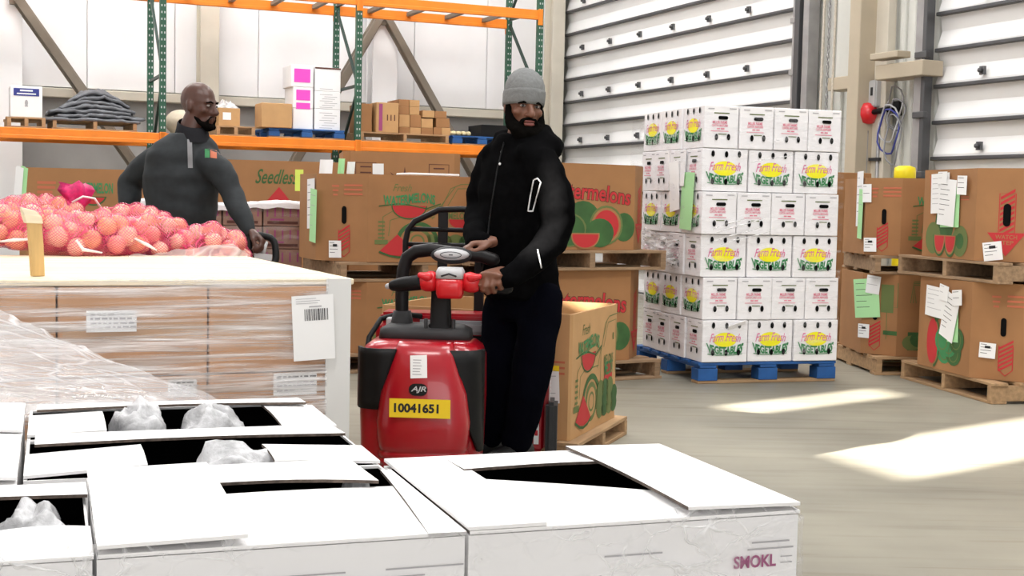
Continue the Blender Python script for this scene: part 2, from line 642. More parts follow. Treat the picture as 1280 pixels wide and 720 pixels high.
# ------------------------------------------------------------------ the hall
def concrete():
    m = bpy.data.materials.new('floor_concrete')
    m.use_nodes = True
    nt = m.node_tree
    L = nt.links.new
    b = nt.nodes['Principled BSDF']
    b.inputs['Roughness'].default_value = 0.42
    b.inputs['Specular IOR Level'].default_value = 0.4
    tc = nt.nodes.new('ShaderNodeTexCoord')

    def noise(sc, rot, st, det=5):
        mp = nt.nodes.new('ShaderNodeMapping')
        mp.inputs['Rotation'].default_value = (0, 0, rot)
        mp.inputs['Scale'].default_value = st
        n = nt.nodes.new('ShaderNodeTexNoise')
        n.inputs['Scale'].default_value = sc
        n.inputs['Detail'].default_value = det
        L(tc.outputs['Object'], mp.inputs[0])
        L(mp.outputs[0], n.inputs['Vector'])
        return n
    a = noise(0.9, 0, (1, 1, 1))
    s1 = noise(1.6, R(12), (0.5, 6, 1), 4)
    s2 = noise(2.4, R(-38), (0.5, 9, 1), 3)
    ra = nt.nodes.new('ShaderNodeValToRGB')
    ra.color_ramp.elements[0].position = 0.3
    ra.color_ramp.elements[1].position = 0.72
    ra.color_ramp.elements[0].color = (0.20, 0.185, 0.15, 1)
    ra.color_ramp.elements[1].color = (0.335, 0.312, 0.25, 1)
    L(a.outputs['Fac'], ra.inputs[0])
    cur = ra.outputs[0]
    for n, lo, hi, dk in ((s1, 0.58, 0.80, (0.72, 0.70, 0.66, 1)), (s2, 0.62, 0.76, (0.76, 0.71, 0.64, 1))):
        r = nt.nodes.new('ShaderNodeMapRange')
        r.inputs[1].default_value = lo
        r.inputs[2].default_value = hi
        L(n.outputs['Fac'], r.inputs[0])
        mx = nt.nodes.new('ShaderNodeMix')
        mx.data_type = 'RGBA'
        mx.blend_type = 'MULTIPLY'
        mx.inputs[7].default_value = dk
        L(r.outputs[0], mx.inputs[0])
        L(cur, mx.inputs[6])
        cur = mx.outputs[2]
    L(cur, b.inputs['Base Color'])
    rr = nt.nodes.new('ShaderNodeMapRange')
    rr.inputs[3].default_value = 0.34
    rr.inputs[4].default_value = 0.6
    L(s1.outputs['Fac'], rr.inputs[0])
    L(rr.outputs[0], b.inputs['Roughness'])
    return m


fl = MB()
fl.box((0, 10, -0.1), (44, 44, 0.2))
o = fl.build('floor', concrete())
tag(o, 'grey stained concrete warehouse floor', 'floor', kind='structure')

PHI = R(23)
EX = Vector((math.cos(PHI), math.sin(PHI), 0))
EY = Vector((-math.sin(PHI), math.cos(PHI), 0))
K0 = Vector((0.606, 19.95, 0))                  # corner of the two walls
DWA = PHI - math.pi / 2


def on_plane(px, py, O, ang, yl):
    """where the sight line of a photo point meets an upright plane of the hall: (along, height)"""
    e = Vector((math.cos(ang), math.sin(ang), 0))
    n = Vector((-math.sin(ang), math.cos(ang), 0))
    v = pix_ray(px, py)
    C = Vector((0, 0, CAMH))
    t = ((O - C).dot(n) + yl) / v.dot(n)
    P = C + v * t
    return (P - O).dot(e), P.z


WB = lambda px, py, yl=0.0: on_plane(px, py, K0, PHI, yl)
WR = lambda px, py, yl=0.0: on_plane(px, py, K0, DWA, yl)

# back wall ------------------------------------------------
wb = struct('wall_back', 'white insulated panel wall behind the pallet rack', 'wall', K0, PHI)
m = MB()
m.box((-9, 0.2, 4.5), (18.4, 0.24, 9.0))
m.build('wall_core', WLOW, wb)
pm = MB().box((0, 0, 0), (1.112, 0.05, 3.6)).mesh('wall_panel', WPANEL, 0.006)
for i in range(16):
    link('wall_panel', pm, wb, (-0.57 - 1.12 * i, 0.045, 2.52 + 1.8))
m = MB()
m.box((-9, -0.02, 2.44), (18, 0.16, 0.12))
tag(m.build('trim_1', TANL, None, 0.01, loc=K0, rz=PHI), 'long pale girt rail along the back wall', 'wall trim', kind='structure')
m = MB()
m.box((-9, -0.03, 0.9), (18, 0.10, 0.14))
tag(m.build('trim_2', TANL, None, 0.01, loc=K0, rz=PHI), 'low girt rail along the back wall', 'wall trim', kind='structure')
n_trim = [3]


def wall_trim(mb, mt, label, cat='wall trim', rz=PHI, bevel=0.006):
    o = mb.build('trim_%d' % n_trim[0], mt, None, bevel, loc=K0, rz=rz)
    n_trim[0] += 1
    return tag(o, label, cat, kind='structure')


def h_column(x, w, label, z1=8.5, mt=TANL):
    m = MB()
    m.box((x, -0.09, z1 / 2), (w, 0.03, z1))
    m.box((x, -0.22, z1 / 2), (0.02, 0.26, z1))
    m.box((x, -0.36, z1 / 2), (w, 0.03, z1))
    return wall_trim(m, mt, label, 'column')


h_column(WB(261, 60, -0.3)[0], 0.25, 'tan steel column on the back wall above the bald man')
h_column(WB(480, 40, -0.3)[0], 0.36, 'white steel column where two diagonal braces meet', mt=WPANEL)
h_column(WB(5, 10, -0.3)[0], 0.42, 'white steel column at the left edge of the back wall', mt=WPANEL)
h_column(-0.16, 0.2, 'tan steel column in the corner beside the roll door')


def brace(p0, p1, label):
    m = MB()
    a, b = WB(*p0, -0.42), WB(*p1, -0.42)
    A, B = Vector((a[0], -0.42, a[1])), Vector((b[0], -0.42, b[1]))
    d = (B - A).normalized()
    B2 = B + d * ((B.z - 0.25) / -d.z) if d.z < 0 else B
    m.bar(A, B2, 0.09, 0.10)
    m.bar(A + Vector((0, 0.05, 0)), B2 + Vector((0, 0.05, 0)), 0.015, 0.15)
    m.box(A, (0.16, 0.03, 0.2))
    return wall_trim(m, BRACE, label, 'brace')


brace((20, -4), (104, 115), 'brown diagonal brace at the left of the back wall')
brace((475, 22), (422, 112), 'brown diagonal brace falling left from the wall column')
brace((484, 22), (545, 132), 'brown diagonal brace falling right from the wall column')

# door wall ------------------------------------------------
S1a, S1b = WR(706, 100)[0], WR(1000, 100)[0]
S2a, S2b = WR(1170, 100)[0], 13.4
DH = 4.95
wr = struct('wall_right', 'pale ribbed metal wall with two roll doors', 'wall', K0, DWA)
m = MB()
for s0, s1, z0, z1 in ((-0.3, S1a, 0, 9), (S1b, S2a, 0, 9), (S2b, 25, 0, 9), (S1a, S1b, DH, 9), (S2a, S2b, DH, 9)):
    m.box(((s0 + s1) / 2, 0.2, (z0 + z1) / 2), (s1 - s0, 0.2, z1 - z0))
m.build('wall_core', WRIB, wr)
for i in range(int((S2a - S1b) / 0.16)):
    if not hasattr(h_column, 'rib'):
        h_column.rib = MB().box((0, 0, 4.0), (0.07, 0.05, 8.0)).mesh('wall_rib', WRIB, 0.012)
    link('wall_rib', h_column.rib, wr, (S1b + 0.12 + 0.16 * i, 0.085, 0.02))

PH = 0.33


def panel_mesh(L):
    m = MB()
    prof = [(0.0, 0.0), (-0.055, 0.0), (-0.058, 0.03), (-0.012, 0.17), (-0.04, 0.318), (0.0, 0.318)]
    rings = [[(x, y, z) for y, z in prof] for x in (-L / 2, L / 2)]
    m.loft(rings, 0, False)
    return m.mesh('door_panel', DPANEL)


def strut_mesh(L):
    return MB().box((0, -0.05, 0), (L, 0.07, 0.035)).mesh('door_strut', STEEL, 0.006)


hm = MB()
hm.box((0, -0.015, 0), (0.055, 0.03, 0.075))
hm.tube([(0, -0.03, 0.0), (0, -0.06, 0.0)], 0.02, 8)
HINGE = hm.mesh('hinge', STEEL)


def roll_door(name, label, sa, sb, wins, hinge_rows):
    d = struct(name, label, 'door', K0 + Vector((math.cos(DWA), math.sin(DWA), 0)) * sa, DWA)
    L = sb - sa
    full = panel_mesh(L)
    st = strut_mesh(L)
    n = int(DH / PH)
    cache = {}
    for k in range(n):
        z = k * PH
        if wins and k in (3, 4):
            edges = [0] + [x - sa for w in wins for x in w] + [L]
            for a, b in zip(edges[0::2], edges[1::2]):
                if b - a not in cache:
                    cache[b - a] = panel_mesh(b - a)
                link('door_panel', cache[b - a], d, ((a + b) / 2, 0.06, z + 0.01))
        else:
            link('door_panel', full, d, (L / 2, 0.06, z + 0.01))
        if not (wins and k == 4):
            link('door_strut', st, d, (L / 2, 0.05, z))
        if k in hinge_rows:
            q = int(L / 0.86)
            for i in range(q):
                link('hinge', HINGE, d, (0.62 + 0.86 * i, -0.005, z + 0.10))
    for w in wins:
        p = MB()
        p.box(((w[0] + w[1]) / 2 - sa, 0.07, 1.32), (w[1] - w[0], 0.006, 0.66))
        p.build('opening_pane', MATS['pane'], d)
    return d


def pane_mat():
    m = bpy.data.materials.new('pane')
    m.use_nodes = True
    nt = m.node_tree
    nt.nodes.clear()
    out = nt.nodes.new('ShaderNodeOutputMaterial')
    mx = nt.nodes.new('ShaderNodeMixShader')
    mx.inputs[0].default_value = 0.08
    t = nt.nodes.new('ShaderNodeBsdfTransparent')
    g = nt.nodes.new('ShaderNodeBsdfGlossy')
    g.inputs['Roughness'].default_value = 0.05
    nt.links.new(t.outputs[0], mx.inputs[1])
    nt.links.new(g.outputs[0], mx.inputs[2])
    nt.links.new(mx.outputs[0], out.inputs[0])
    MATS['pane'] = m


pane_mat()
# unseen wall added to block the sun; its two openings shape the sun patches
LA = Vector((-6.2, 2.0, 0))
LD = Vector((-0.3907, 0.9205, 0))
LN = Vector((0.9205, 0.3907, 0))
wl = struct('sun_mask_wall', 'unseen white wall added on the left, with openings that shape the sunlight', 'wall', LA, math.atan2(LD.y, LD.x))
SH = Vector((SUN_H.x, SUN_H.y, 0)).normalized()
HOLES = []
for near, far, wid in (((1.30, 7.52), (2.50, 8.48), 0.36), ((1.62, 5.98), (3.25, 7.28), 0.72)):
    q = []
    for p in (near, far):
        p = Vector((p[0], p[1], 0))
        t = (p - LA).dot(LN) / -SH.dot(LN)
        hit = p + SH * t
        q.append(((hit - LA).dot(LD), t * math.tan(SUN_E)))
    sc_ = (q[0][0] + q[1][0]) / 2
    HOLES.append((sc_ - wid / 2, sc_ + wid / 2, min(q[0][1], q[1][1]), max(q[0][1], q[1][1])))
HOLES.sort()
m = MB()
S0, S1, ZH = -20.0, 26.0, 17.0
(a0, a1, az0, az1), (b0, b1, bz0, bz1) = HOLES
for s0, s1, z0, z1 in ((S0, a0, 0, ZH), (a0, a1, 0, az0), (a0, a1, az1, ZH), (a1, b0, 0, ZH), (b0, b1, 0, bz0), (b0, b1, bz1, ZH), (b1, S1, 0, ZH)):
    m.box(((s0 + s1) / 2, 0.05, (z0 + z1) / 2), (s1 - s0, 0.1, z1 - z0))
m.build('wall_core', WPANEL, wl)
for i, (s0, s1, z0, z1) in enumerate(HOLES):
    p = MB()
    p.box(((s0 + s1) / 2, 0.05, (z0 + z1) / 2), (s1 - s0, 0.006, z1 - z0))
    p.build('opening_pane', MATS['pane'], wl)
roll_door('door_1', 'wide white sectional roll door behind the white carton stack', S1a, S1b, (), (6, 8, 10, 12, 4))
roll_door('door_2', 'white sectional roll door at the right edge', S2a, S2b, (), (5, 7, 9, 11))


def wtrim_box(px0, px1, mt, label, yl, dep, z0=0.0, z1=5.4, py=100, cat='wall trim', ribs=0):
    a, b = WR(px0, py, yl)[0], WR(px1, py, yl)[0]
    m = MB()
    m.box(((a + b) / 2, yl - dep / 2 + 0.0, (z0 + z1) / 2), (b - a, dep, z1 - z0))
    return wall_trim(m, mt, label, cat, DWA)


def track(s, label, side):
    m = MB()
    m.box((s, -0.09, 2.6), (0.05, 0.10, 5.2))
    m.box((s + 0.06 * side, -0.04, 2.6), (0.07, 0.05, 5.2))
    for k in range(9):
        m.box((s + 0.03 * side, -0.13, 0.4 + k * 0.55), (0.16, 0.05, 0.06))
    return wall_trim(m, GALV, label, 'door track', DWA)


track(S1a - 0.03, 'steel track at the left edge of the wide roll door', -1)
track(S1b + 0.05, 'steel track at the right edge of the wide roll door', 1)
tk = track(S2a - 0.02, 'dark steel track at the left edge of the right-hand roll door', -1)
tk.data.materials[0] = STEEL
wtrim_box(1155, 1166, GALV, 'grey door jamb left of the right-hand roll door', -0.0, 0.12)
wtrim_box(686, 700, TANL, 'pale jamb left of the wide roll door', -0.0, 0.10)
wtrim_box(1006, 1012, STEEL, 'dark steel post right of the wide roll door', -0.02, 0.16)
wtrim_box(1015, 1022, GALV, 'thin grey upright beside the hanging chain', -0.02, 0.14)
wtrim_box(1082, 1096, TAN, 'tan steel column above the red alarm beacon', -0.02, 0.22)
wtrim_box(1097, 1118, TANL, 'wide pale pilaster right of the tan column', 0.05, 0.10)
wtrim_box(1050, 1080, WRIB, 'white corrugated cladding strip left of the tan column', 0.04, 0.06, 2.5, 5.4)
# horizontal tan ledges
a, za = WR(1040, 104, -0.15)
b, zb = WR(1080, 98, -0.15)
m = MB()
m.box(((a + b) / 2, -0.10, 2.42), (b - a + 0.02, 0.20, 0.13))
wall_trim(m, TAN, 'tan ledge beam left of the column', 'wall trim', DWA)
a, _ = WR(1098, 95, -0.2)
b, _ = WR(1157, 95, -0.2)
m = MB()
m.box(((a + b) / 2, -0.12, 2.47), (b - a, 0.24, 0.14))
m.box((a + 0.16, -0.2, 2.62), (0.40, 0.16, 0.06))
wall_trim(m, TAN, 'tan ledge beam between the column and the right-hand door', 'wall trim', DWA)


def wall_thing(name, label, cat, px, py, yl=-0.25):
    s, z = WR(px, py, yl)
    P = K0 + Vector((math.cos(DWA), math.sin(DWA), 0)) * s
    return thing(name, label, cat, (P.x, P.y, z), DWA), z


# hanging ropes and chain beside door
for px, nm, lab, r, mt, tw in ((1027, 'pull_rope', 'pale hanging door rope next to the steel post', 0.016, ROPE, 0), (1034, 'hoist_chain', 'twisted hoist chain hanging between the two ropes', 0.018, GALV, 1), (1041, 'pull_rope', 'pale hanging door rope nearest the corrugated strip', 0.014, ROPE, 0)):
    s, _ = WR(px, 100, -0.2)
    P = K0 + Vector((math.cos(DWA), math.sin(DWA), 0)) * s
    m = MB()
    if tw:
        for k in range(88):
            z = 0.75 + 0.05 * k
            M = Matrix.Rotation(R(90 * (k % 2)), 3, 'Z')
            m.tube([Vector((0, -0.2, z)) + M @ Vector((0.013 * math.cos(t), 0, 0.03 * math.sin(t))) for t in [2 * math.pi * i / 6 for i in range(7)]], 0.007, 4, caps=False)
    else:
        m.tube([(0.004 * math.sin(k * 1.3), -0.2, 0.4 + 0.48 * k) for k in range(10)], r, 6)
    o = m.build(nm, mt, None, loc=P, rz=DWA)
    tag(o, lab, 'chain' if tw else 'rope')
t, z = wall_thing('alarm_beacon', 'red domed alarm beacon on a bracket below the white box', 'alarm', 1068, 140)
m = MB()
m.lathe([(0.02, -0.115), (0.075, -0.10), (0.105, -0.03), (0.105, 0.03), (0.075, 0.085), (0.02, 0.10)], 18, c=(0, -0.1, 0))
m.build('dome', REDB, t)
m = MB()
m.tube([(0.09, -0.1, 0), (0.30, -0.02, 0.03)], 0.028, 8)
m.box((0.30, 0.02, 0.03), (0.1, 0.04, 0.14))
m.build('bracket', BLACK, t)
t, z = wall_thing('junction_box', 'small white electrical box above the red beacon', 'electrical box', 1075, 116)
m = MB()
m.box((0, -0.05, 0), (0.12, 0.12, 0.26))
m.build('box_body', LGREY, t, 0.012, 2)
m = MB()
m.pill = None
m.box((0, -0.112, 0.02), (0.03, 0.012, 0.08))
m.build('latch', DGREY, t, 0.003)
t, z = wall_thing('conduit_pipe', 'thin steel conduit running down from the red beacon', 'pipe', 1068, 160)
m = MB()
m.tube([(0, -0.1, -0.02), (0, -0.1, -1.2)], 0.022, 8)
m.tube([(0.13, -0.06, 0.0), (0.13, -0.06, -1.2)], 0.018, 8)
m.build('pipe', GALV, t)
for k in range(2):
    m = MB()
    m.box((0.06, -0.06, -0.3 - 0.5 * k), (0.22, 0.05, 0.03))
    m.build('pipe_clip', DGREY, t)
t, z = wall_thing('cable_coil', 'loose coil of grey and blue cable hanging below the ledge', 'cable', 1098, 132)
rnd = random.Random(3)
for k in range(5):
    m = MB()
    pts = []
    cx, w, h = rnd.uniform(-0.05, 0.1), rnd.uniform(0.07, 0.15), rnd.uniform(0.14, 0.3)
    for i in range(15):
        a = 2 * math.pi * i / 14
        pts.append((cx + w * math.cos(a), -0.05 - 0.02 * k + 0.02 * math.sin(3 * a), -0.08 * k + h * math.sin(a)))
    m.tube(pts, 0.009, 5, caps=False)
    m.build('cable_loop', [GALV, MGREY, LGREY, INKB, MGREY][k], t)
# bollard
B = at(1131, 220, 11.4)
t = thing('safety_bollard', 'yellow capped safety bollard behind the melon bins', 'bollard', (B.x, B.y, 0))
m = MB()
m.lathe([(0.082, 0.0), (0.082, 1.40)], 20)
m.build('post', YELLOWB, t)
m = MB()
m.lathe([(0.092, 1.38), (0.092, 1.50), (0.086, 1.535), (0.05, 1.55), (0.01, 1.552)], 20)
m.build('cap', YELLOWB, t)

# ------------------------------------------------------------------ pallet rack
RK0 = Vector((-1.985, 16.8, 0))
RK = lambda x, y, z=0.0: RK0 + EX * x + EY * y + Vector((0, 0, z))
RX = lambda px, py, yl=0.0: on_plane(px, py, RK0, PHI, yl)
FR = [RX(203, 150)[0] - 2.52, RX(203, 150)[0], RX(447, 150)[0], RX(672, 150)[0]]
rack = thing('pallet_rack', 'green and orange steel pallet rack along the back wall', 'rack', RK0, PHI)
post = MB()
for s in (-1, 1):
    post.box((0.033 * s, 0, 2.9), (0.008, 0.075, 5.8))
post.box((0, -0.036, 2.9), (0.074, 0.006, 5.8))
POSTM = post.mesh('post', GREEN, 0.002)
hol = MB()
for k in range(70):
    z = 0.2 + 0.08 * k
    for s in (-1, 1):
        hol.box((0.017 * s, -0.0405, z), (0.013, 0.003, 0.024))
HOLM = hol.mesh('slot_row', LGREY)
for fx in FR:
    f = MB()
    f.box((0, 0.535, 0.008), (0.13, 1.2, 0.016))
    fo = f.build('upright_frame', GREEN, rack, loc=(fx, 0, 0))
    for y in (0.0, 1.07):
        link('post', POSTM, fo, (0, y, 0))
        tag(link('slot_row', HOLM, fo, (0, y, 0)), kind='stuff')
    for k in range(5):
        z = 0.35 + 1.12 * k
        b = MB()
        b.bar((0, 0.03, z), (0, 1.04, z), 0.03, 0.035)
        b.build('cross_brace', GREEND, fo)
        b = MB()
        b.bar((0, 0.04, z + (1.05 if k % 2 else 0.04)), (0, 1.03, z + (0.06 if k % 2 else 1.05)), 0.03, 0.035)
        b.build('diagonal_brace', GREEND, fo)
BEAMZ = (1.82, 3.64)
for i in range(3):
    L = FR[i + 1] - FR[i] - 0.075
    for z in BEAMZ:
        for y in (-0.005, 1.075):
            b = MB()
            b.box((0, 0, 0.012), (L, 0.05, 0.125))
            b.box((0, -0.004, -0.03), (L, 0.05, 0.045))
            bo = b.build('beam', ORANGE, rack, 0.005, loc=((FR[i] + FR[i + 1]) / 2, y, z))
            for s in (-1, 1):
                e = MB()
                e.box((s * (L / 2 + 0.03), -0.03 if y < 0.5 else 0.03, -0.02), (0.062, 0.03, 0.21))
                e.build('end_plate', ORANGE, bo, 0.004)
        for k in range(4):
            c = MB()
            c.box((FR[i] + 0.45 + 0.55 * k, 0.535, z + 0.035), (0.06, 1.02, 0.05))
            c.build('deck_support', BRACE, rack)


# ------------------------------------------------------------------ pallets
def pallet_proto(L=1.2, D=1.02, wood=WOOD, H=0.13, nb=6, key='w'):
    """meshes of a stringer pallet: x = board direction, y = stringer direction... boards run along x"""
    b = MB().box((0, 0, 0), (L, 0.105, 0.018)).mesh('deck_board', wood, 0.002)
    s = MB().box((0, 0, 0), (0.042, D, H - 0.036)).mesh('stringer', wood, 0.002)
    return dict(L=L, D=D, H=H, nb=nb, board=b, string=s)


PW = pallet_proto()
PWD = pallet_proto(wood=WOODD)
PR = pallet_proto(1.15, 1.0, WOODD, 0.14, 5)


def pallet(pp, loc, rz, label, group=None, rnd=random.Random(5)):
    t = thing('wooden_pallet', label, 'pallet', loc, rz, group)
    D, H, nb = pp['D'], pp['H'], pp['nb']
    for i in range(nb):
        y = -D / 2 + 0.055 + (D - 0.11) * i / (nb - 1)
        link('deck_board', pp['board'], t, (rnd.uniform(-0.008, 0.008), y, H - 0.009), rnd.uniform(-0.008, 0.008))
    for i in (0, nb // 2, nb - 1):
        y = -D / 2 + 0.055 + (D - 0.11) * i / (nb - 1)
        link('bottom_board', pp['board'], t, (rnd.uniform(-0.008, 0.008), y, 0.0095), rnd.uniform(-0.006, 0.006))
    for s in (-1, 0, 1):
        link('stringer', pp['string'], t, (s * (pp['L'] / 2 - 0.03), 0, H / 2))
    return t


def block_pallet(L, D, loc, rz, label, H=0.14, mt=BLUEP, group=None):
    t = thing('block_pallet', label, 'pallet', loc, rz, group)
    db = MB().box((0, 0, 0), (L, 0.12, 0.018)).mesh('deck_board', mt, 0.002)
    bb = MB().box((0, 0, 0), (L, 0.10, 0.018)).mesh('bottom_board', WOOD, 0.002)
    bl = MB().box((0, 0, 0), (0.14, 0.11, H - 0.06)).mesh('block', mt, 0.003)
    sb = MB().box((0, 0, 0), (0.12, D, 0.018)).mesh('stringer_board', mt, 0.002)
    for i in range(7):
        link('deck_board', db, t, (0, -D / 2 + 0.06 + (D - 0.12) * i / 6, H - 0.009))
    for x in (-1, 0, 1):
        link('stringer_board', sb, t, (x * (L / 2 - 0.07), 0, H - 0.028))
        for y in (-1, 0, 1):
            link('block', bl, t, (x * (L / 2 - 0.07), y * (D / 2 - 0.055), 0.02 + (H - 0.06) / 2))
    for y in (-1, 0, 1):
        link('bottom_board', bb, t, (0, y * (D / 2 - 0.055), 0.0105))
    return t


# ------------------------------------------------------------------ melon bins
BW, BD, BC = 1.22, 1.02, 0.24
S2 = math.sqrt(0.5)


def oct_pts(W, D, c, ins=0.0):
    W, D, c = W - 2 * ins, D - 2 * ins, c - ins * 0.586
    return [(-W / 2 + c, -D / 2), (W / 2 - c, -D / 2), (W / 2, -D / 2 + c), (W / 2, D / 2 - c), (W / 2 - c, D / 2), (-W / 2 + c, D / 2), (-W / 2, D / 2 - c), (-W / 2, -D / 2 + c)]


BINM = {}


def bin_mesh(h, W, D, c, mt):
    key = (h, W, D, c, mt.name)
    if key in BINM:
        return BINM[key]
    a, b = oct_pts(W, D, c), oct_pts(W, D, c, 0.014)
    rings = [[(x, y, 0.0) for x, y in a], [(x, y, h) for x, y in a], [(x, y, h) for x, y in b], [(x, y, 0.02) for x, y in b]]
    m = MB()
    m.loft(rings[:2], 0, False, caps=False)
    m.loft(rings[1:3], 1, False, caps=False)
    m.loft(rings[2:], 1, False, caps=False)
    m.add(rings[0], [tuple(reversed(range(8)))], 0)
    m.add(rings[3], [tuple(range(8))], 1)
    BINM[key] = m.mesh('bin_wall', [mt, CARDIN])
    return BINM[key]


def face_frame(face, W=BW, D=BD, c=BC):
    return {'front': ((0, -D / 2, 0), (1, 0, 0)), 'left': ((-W / 2, 0, 0), (0, -1, 0)), 'right': ((W / 2, 0, 0), (0, 1, 0)),
            'fl': ((-W / 2 + c / 2, -D / 2 + c / 2, 0), (S2, -S2, 0)), 'fr': ((W / 2 - c / 2, -D / 2 + c / 2, 0), (S2, S2, 0))}[face]


PALETTE = [INKG, INKGD, INKR, INKRT, INKGL, INKBR, CARD, BLACKH, PAPER, INK, INKPU, YELLOW]
iG, iGD, iR, iRT, iGL, iBR, iC, iH, iP, iK, iPU, iY = range(12)


def slice_(pr, a, b, r, mi=iR, lay=1, rind=iGD, a0=200, a1=340):
    """melon wedge hanging down from a chord"""
    pr.disc(a, b, r * 1.12, r * 1.0, rind, lay, 14, a0 - 8, a1 + 8)
    pr.disc(a, b, r, r * 0.86, mi, lay + 1, 14, a0, a1)


def print_truck(pr, h, sc=1.0, melons=False):
    """the old pickup with a melon crest"""
    w = 0.37 * sc
    pr.text('Fresh', -0.17 * sc, h * 0.855, 0.13 * sc, 0.05, iGL, 1, 0.0, 0.4)
    pr.text('WATERMELONS', -0.12 * sc, h * 0.73, 0.36 * sc, h * 0.115, iG, 3, 0.03, 0, lambda p, q, A, B: (A, B - 0.10 * h * (p * p) * 0.6 + 0.02 * h * math.sin(p * 6)))
    pr.disc(-0.12 * sc, h * 0.65, 0.12 * sc, h * 0.14, iR, 1, 14, 180, 360)
    pr.strip([(-0.33 * sc, h * 0.64), (-0.2 * sc, h * 0.67), (-0.12 * sc, h * 0.66), (0.0, h * 0.62), (0.10 * sc, h * 0.68)], 0.008, iGD, 2)
    pr.ring(-0.12 * sc, h * 0.65, 0.12 * sc, h * 0.15, 0.008, iGD, 2, 180, 360)
    # cab and bonnet lines
    for pts in ([(-0.30, .22), (-0.30, .52), (-0.22, .60), (0.02, .61), (0.10, .66)], [(0.10, .62), (0.17, .86), (0.24, .91), (0.40, .92)], [(0.15, .66), (0.22, .86), (0.37, .87), (0.38, .40)],
                [(-0.26, .30), (-0.25, .48), (-0.18, .52), (0.06, .52)], [(0.10, .30), (0.10, .62)], [(0.04, .5), (0.12, .7), (0.2, .88)]):
        pr.strip([(x * sc, y * h) for x, y in pts], 0.0055, iGL, 0)
    for k in range(5):
        pr.rect(-0.31 * sc, h * (0.28 + 0.045 * k), 0.045 * sc, 0.012, iGL, 1)
    pr.rect(-0.31 * sc, h * 0.23, 0.09 * sc, 0.03, iGL, 1)
    # wheel
    pr.ring(-0.06 * sc, h * 0.24, 0.135 * sc, 0.12, 0.028, iGD, 1, -10, 200)
    pr.disc(-0.06 * sc, h * 0.24, 0.10 * sc, 0.095, iGL, 1)
    pr.disc(-0.06 * sc, h * 0.24, 0.075 * sc, 0.07, iC, 2)
    pr.ring(-0.06 * sc, h * 0.24, 0.045 * sc, 0.042, 0.012, iGL, 3)
    # big red wedge
    pr.poly([(-0.20 * sc, h * 0.32), (-0.32 * sc, h * 0.13), (-0.25 * sc, h * 0.085), (-0.19 * sc, h * 0.072), (-0.12 * sc, h * 0.085), (-0.07 * sc, h * 0.12)], iR, 4)
    pr.strip([(-0.325 * sc, h * 0.12), (-0.25 * sc, h * 0.07), (-0.19 * sc, h * 0.055), (-0.12 * sc, h * 0.07), (-0.065 * sc, h * 0.11)], 0.012, iGD, 4)
    # small crest on the door
    pr.text('MELONS', 0.24 * sc, h * 0.545, 0.17 * sc, 0.05, iGL, 2, 0.02)
    pr.disc(0.24 * sc, h * 0.50, 0.08 * sc, 0.06, iR, 1, 12, 180, 360)
    pr.rect(0.32 * sc, h * 0.73, 0.022, 0.035, iGL, 1)
    for k in range(4):
        pr.disc(0.04 * sc + 0.085 * k * sc, h * 0.24, 0.06 * sc, 0.05, iGD if k % 2 else iGL, 1)
    if melons:
        for k in range(11):
            pr.disc((0.10 + 0.085 * (k % 4)) * sc, h * (0.14 + 0.085 * (k // 4)), 0.06 * sc, 0.045, iGD if k % 2 else iGL, 2 + k // 4, 12)
        pr.text('MELON', 0.24 * sc, h * 0.47, 0.15 * sc, 0.07, iG, 3, 0.02)
        pr.disc(0.24 * sc, h * 0.42, 0.075 * sc, 0.11, iR, 2, 12, 180, 360)


def print_big(pr, h):
    """large red lettering over a melon still life"""
    def wv(p, q, A, B):
        return A, B - 0.05 * h * p + 0.03 * h * math.cos(p * 5) * 0.6
    pr.text('Watermelons', 0.0, h * 0.66, 0.66, h * 0.20, iBR, 1, 0.05, 0.1, wv)
    pr.text('Watermelons', 0.0, h * 0.66, 0.65, h * 0.19, iR, 2, 0.02, 0.1, wv)
    pr.disc(-0.04, h * 0.32, 0.14, 0.14, iGD, 1)
    pr.disc(0.28, h * 0.27, 0.085, 0.095, iGD, 1)
    pr.disc(-0.14, h * 0.23, 0.13, 0.11, iGL, 2)
    pr.disc(-0.14, h * 0.23, 0.115, 0.10, iGD, 3)
    pr.disc(0.14, h * 0.29, 0.13, 0.13, iGL, 2)
    pr.disc(0.14, h * 0.29, 0.115, 0.115, iC, 3)
    pr.disc(0.14, h * 0.29, 0.098, 0.10, iR, 4)
    pr.disc(0.09, h * 0.20, 0.11, 0.095, iGD, 5)
    pr.disc(-0.02, h * 0.17, 0.11, 0.09, iC, 6, 14, 170, 370)
    pr.disc(-0.02, h * 0.17, 0.10, 0.08, iR, 7, 14, 175, 365)


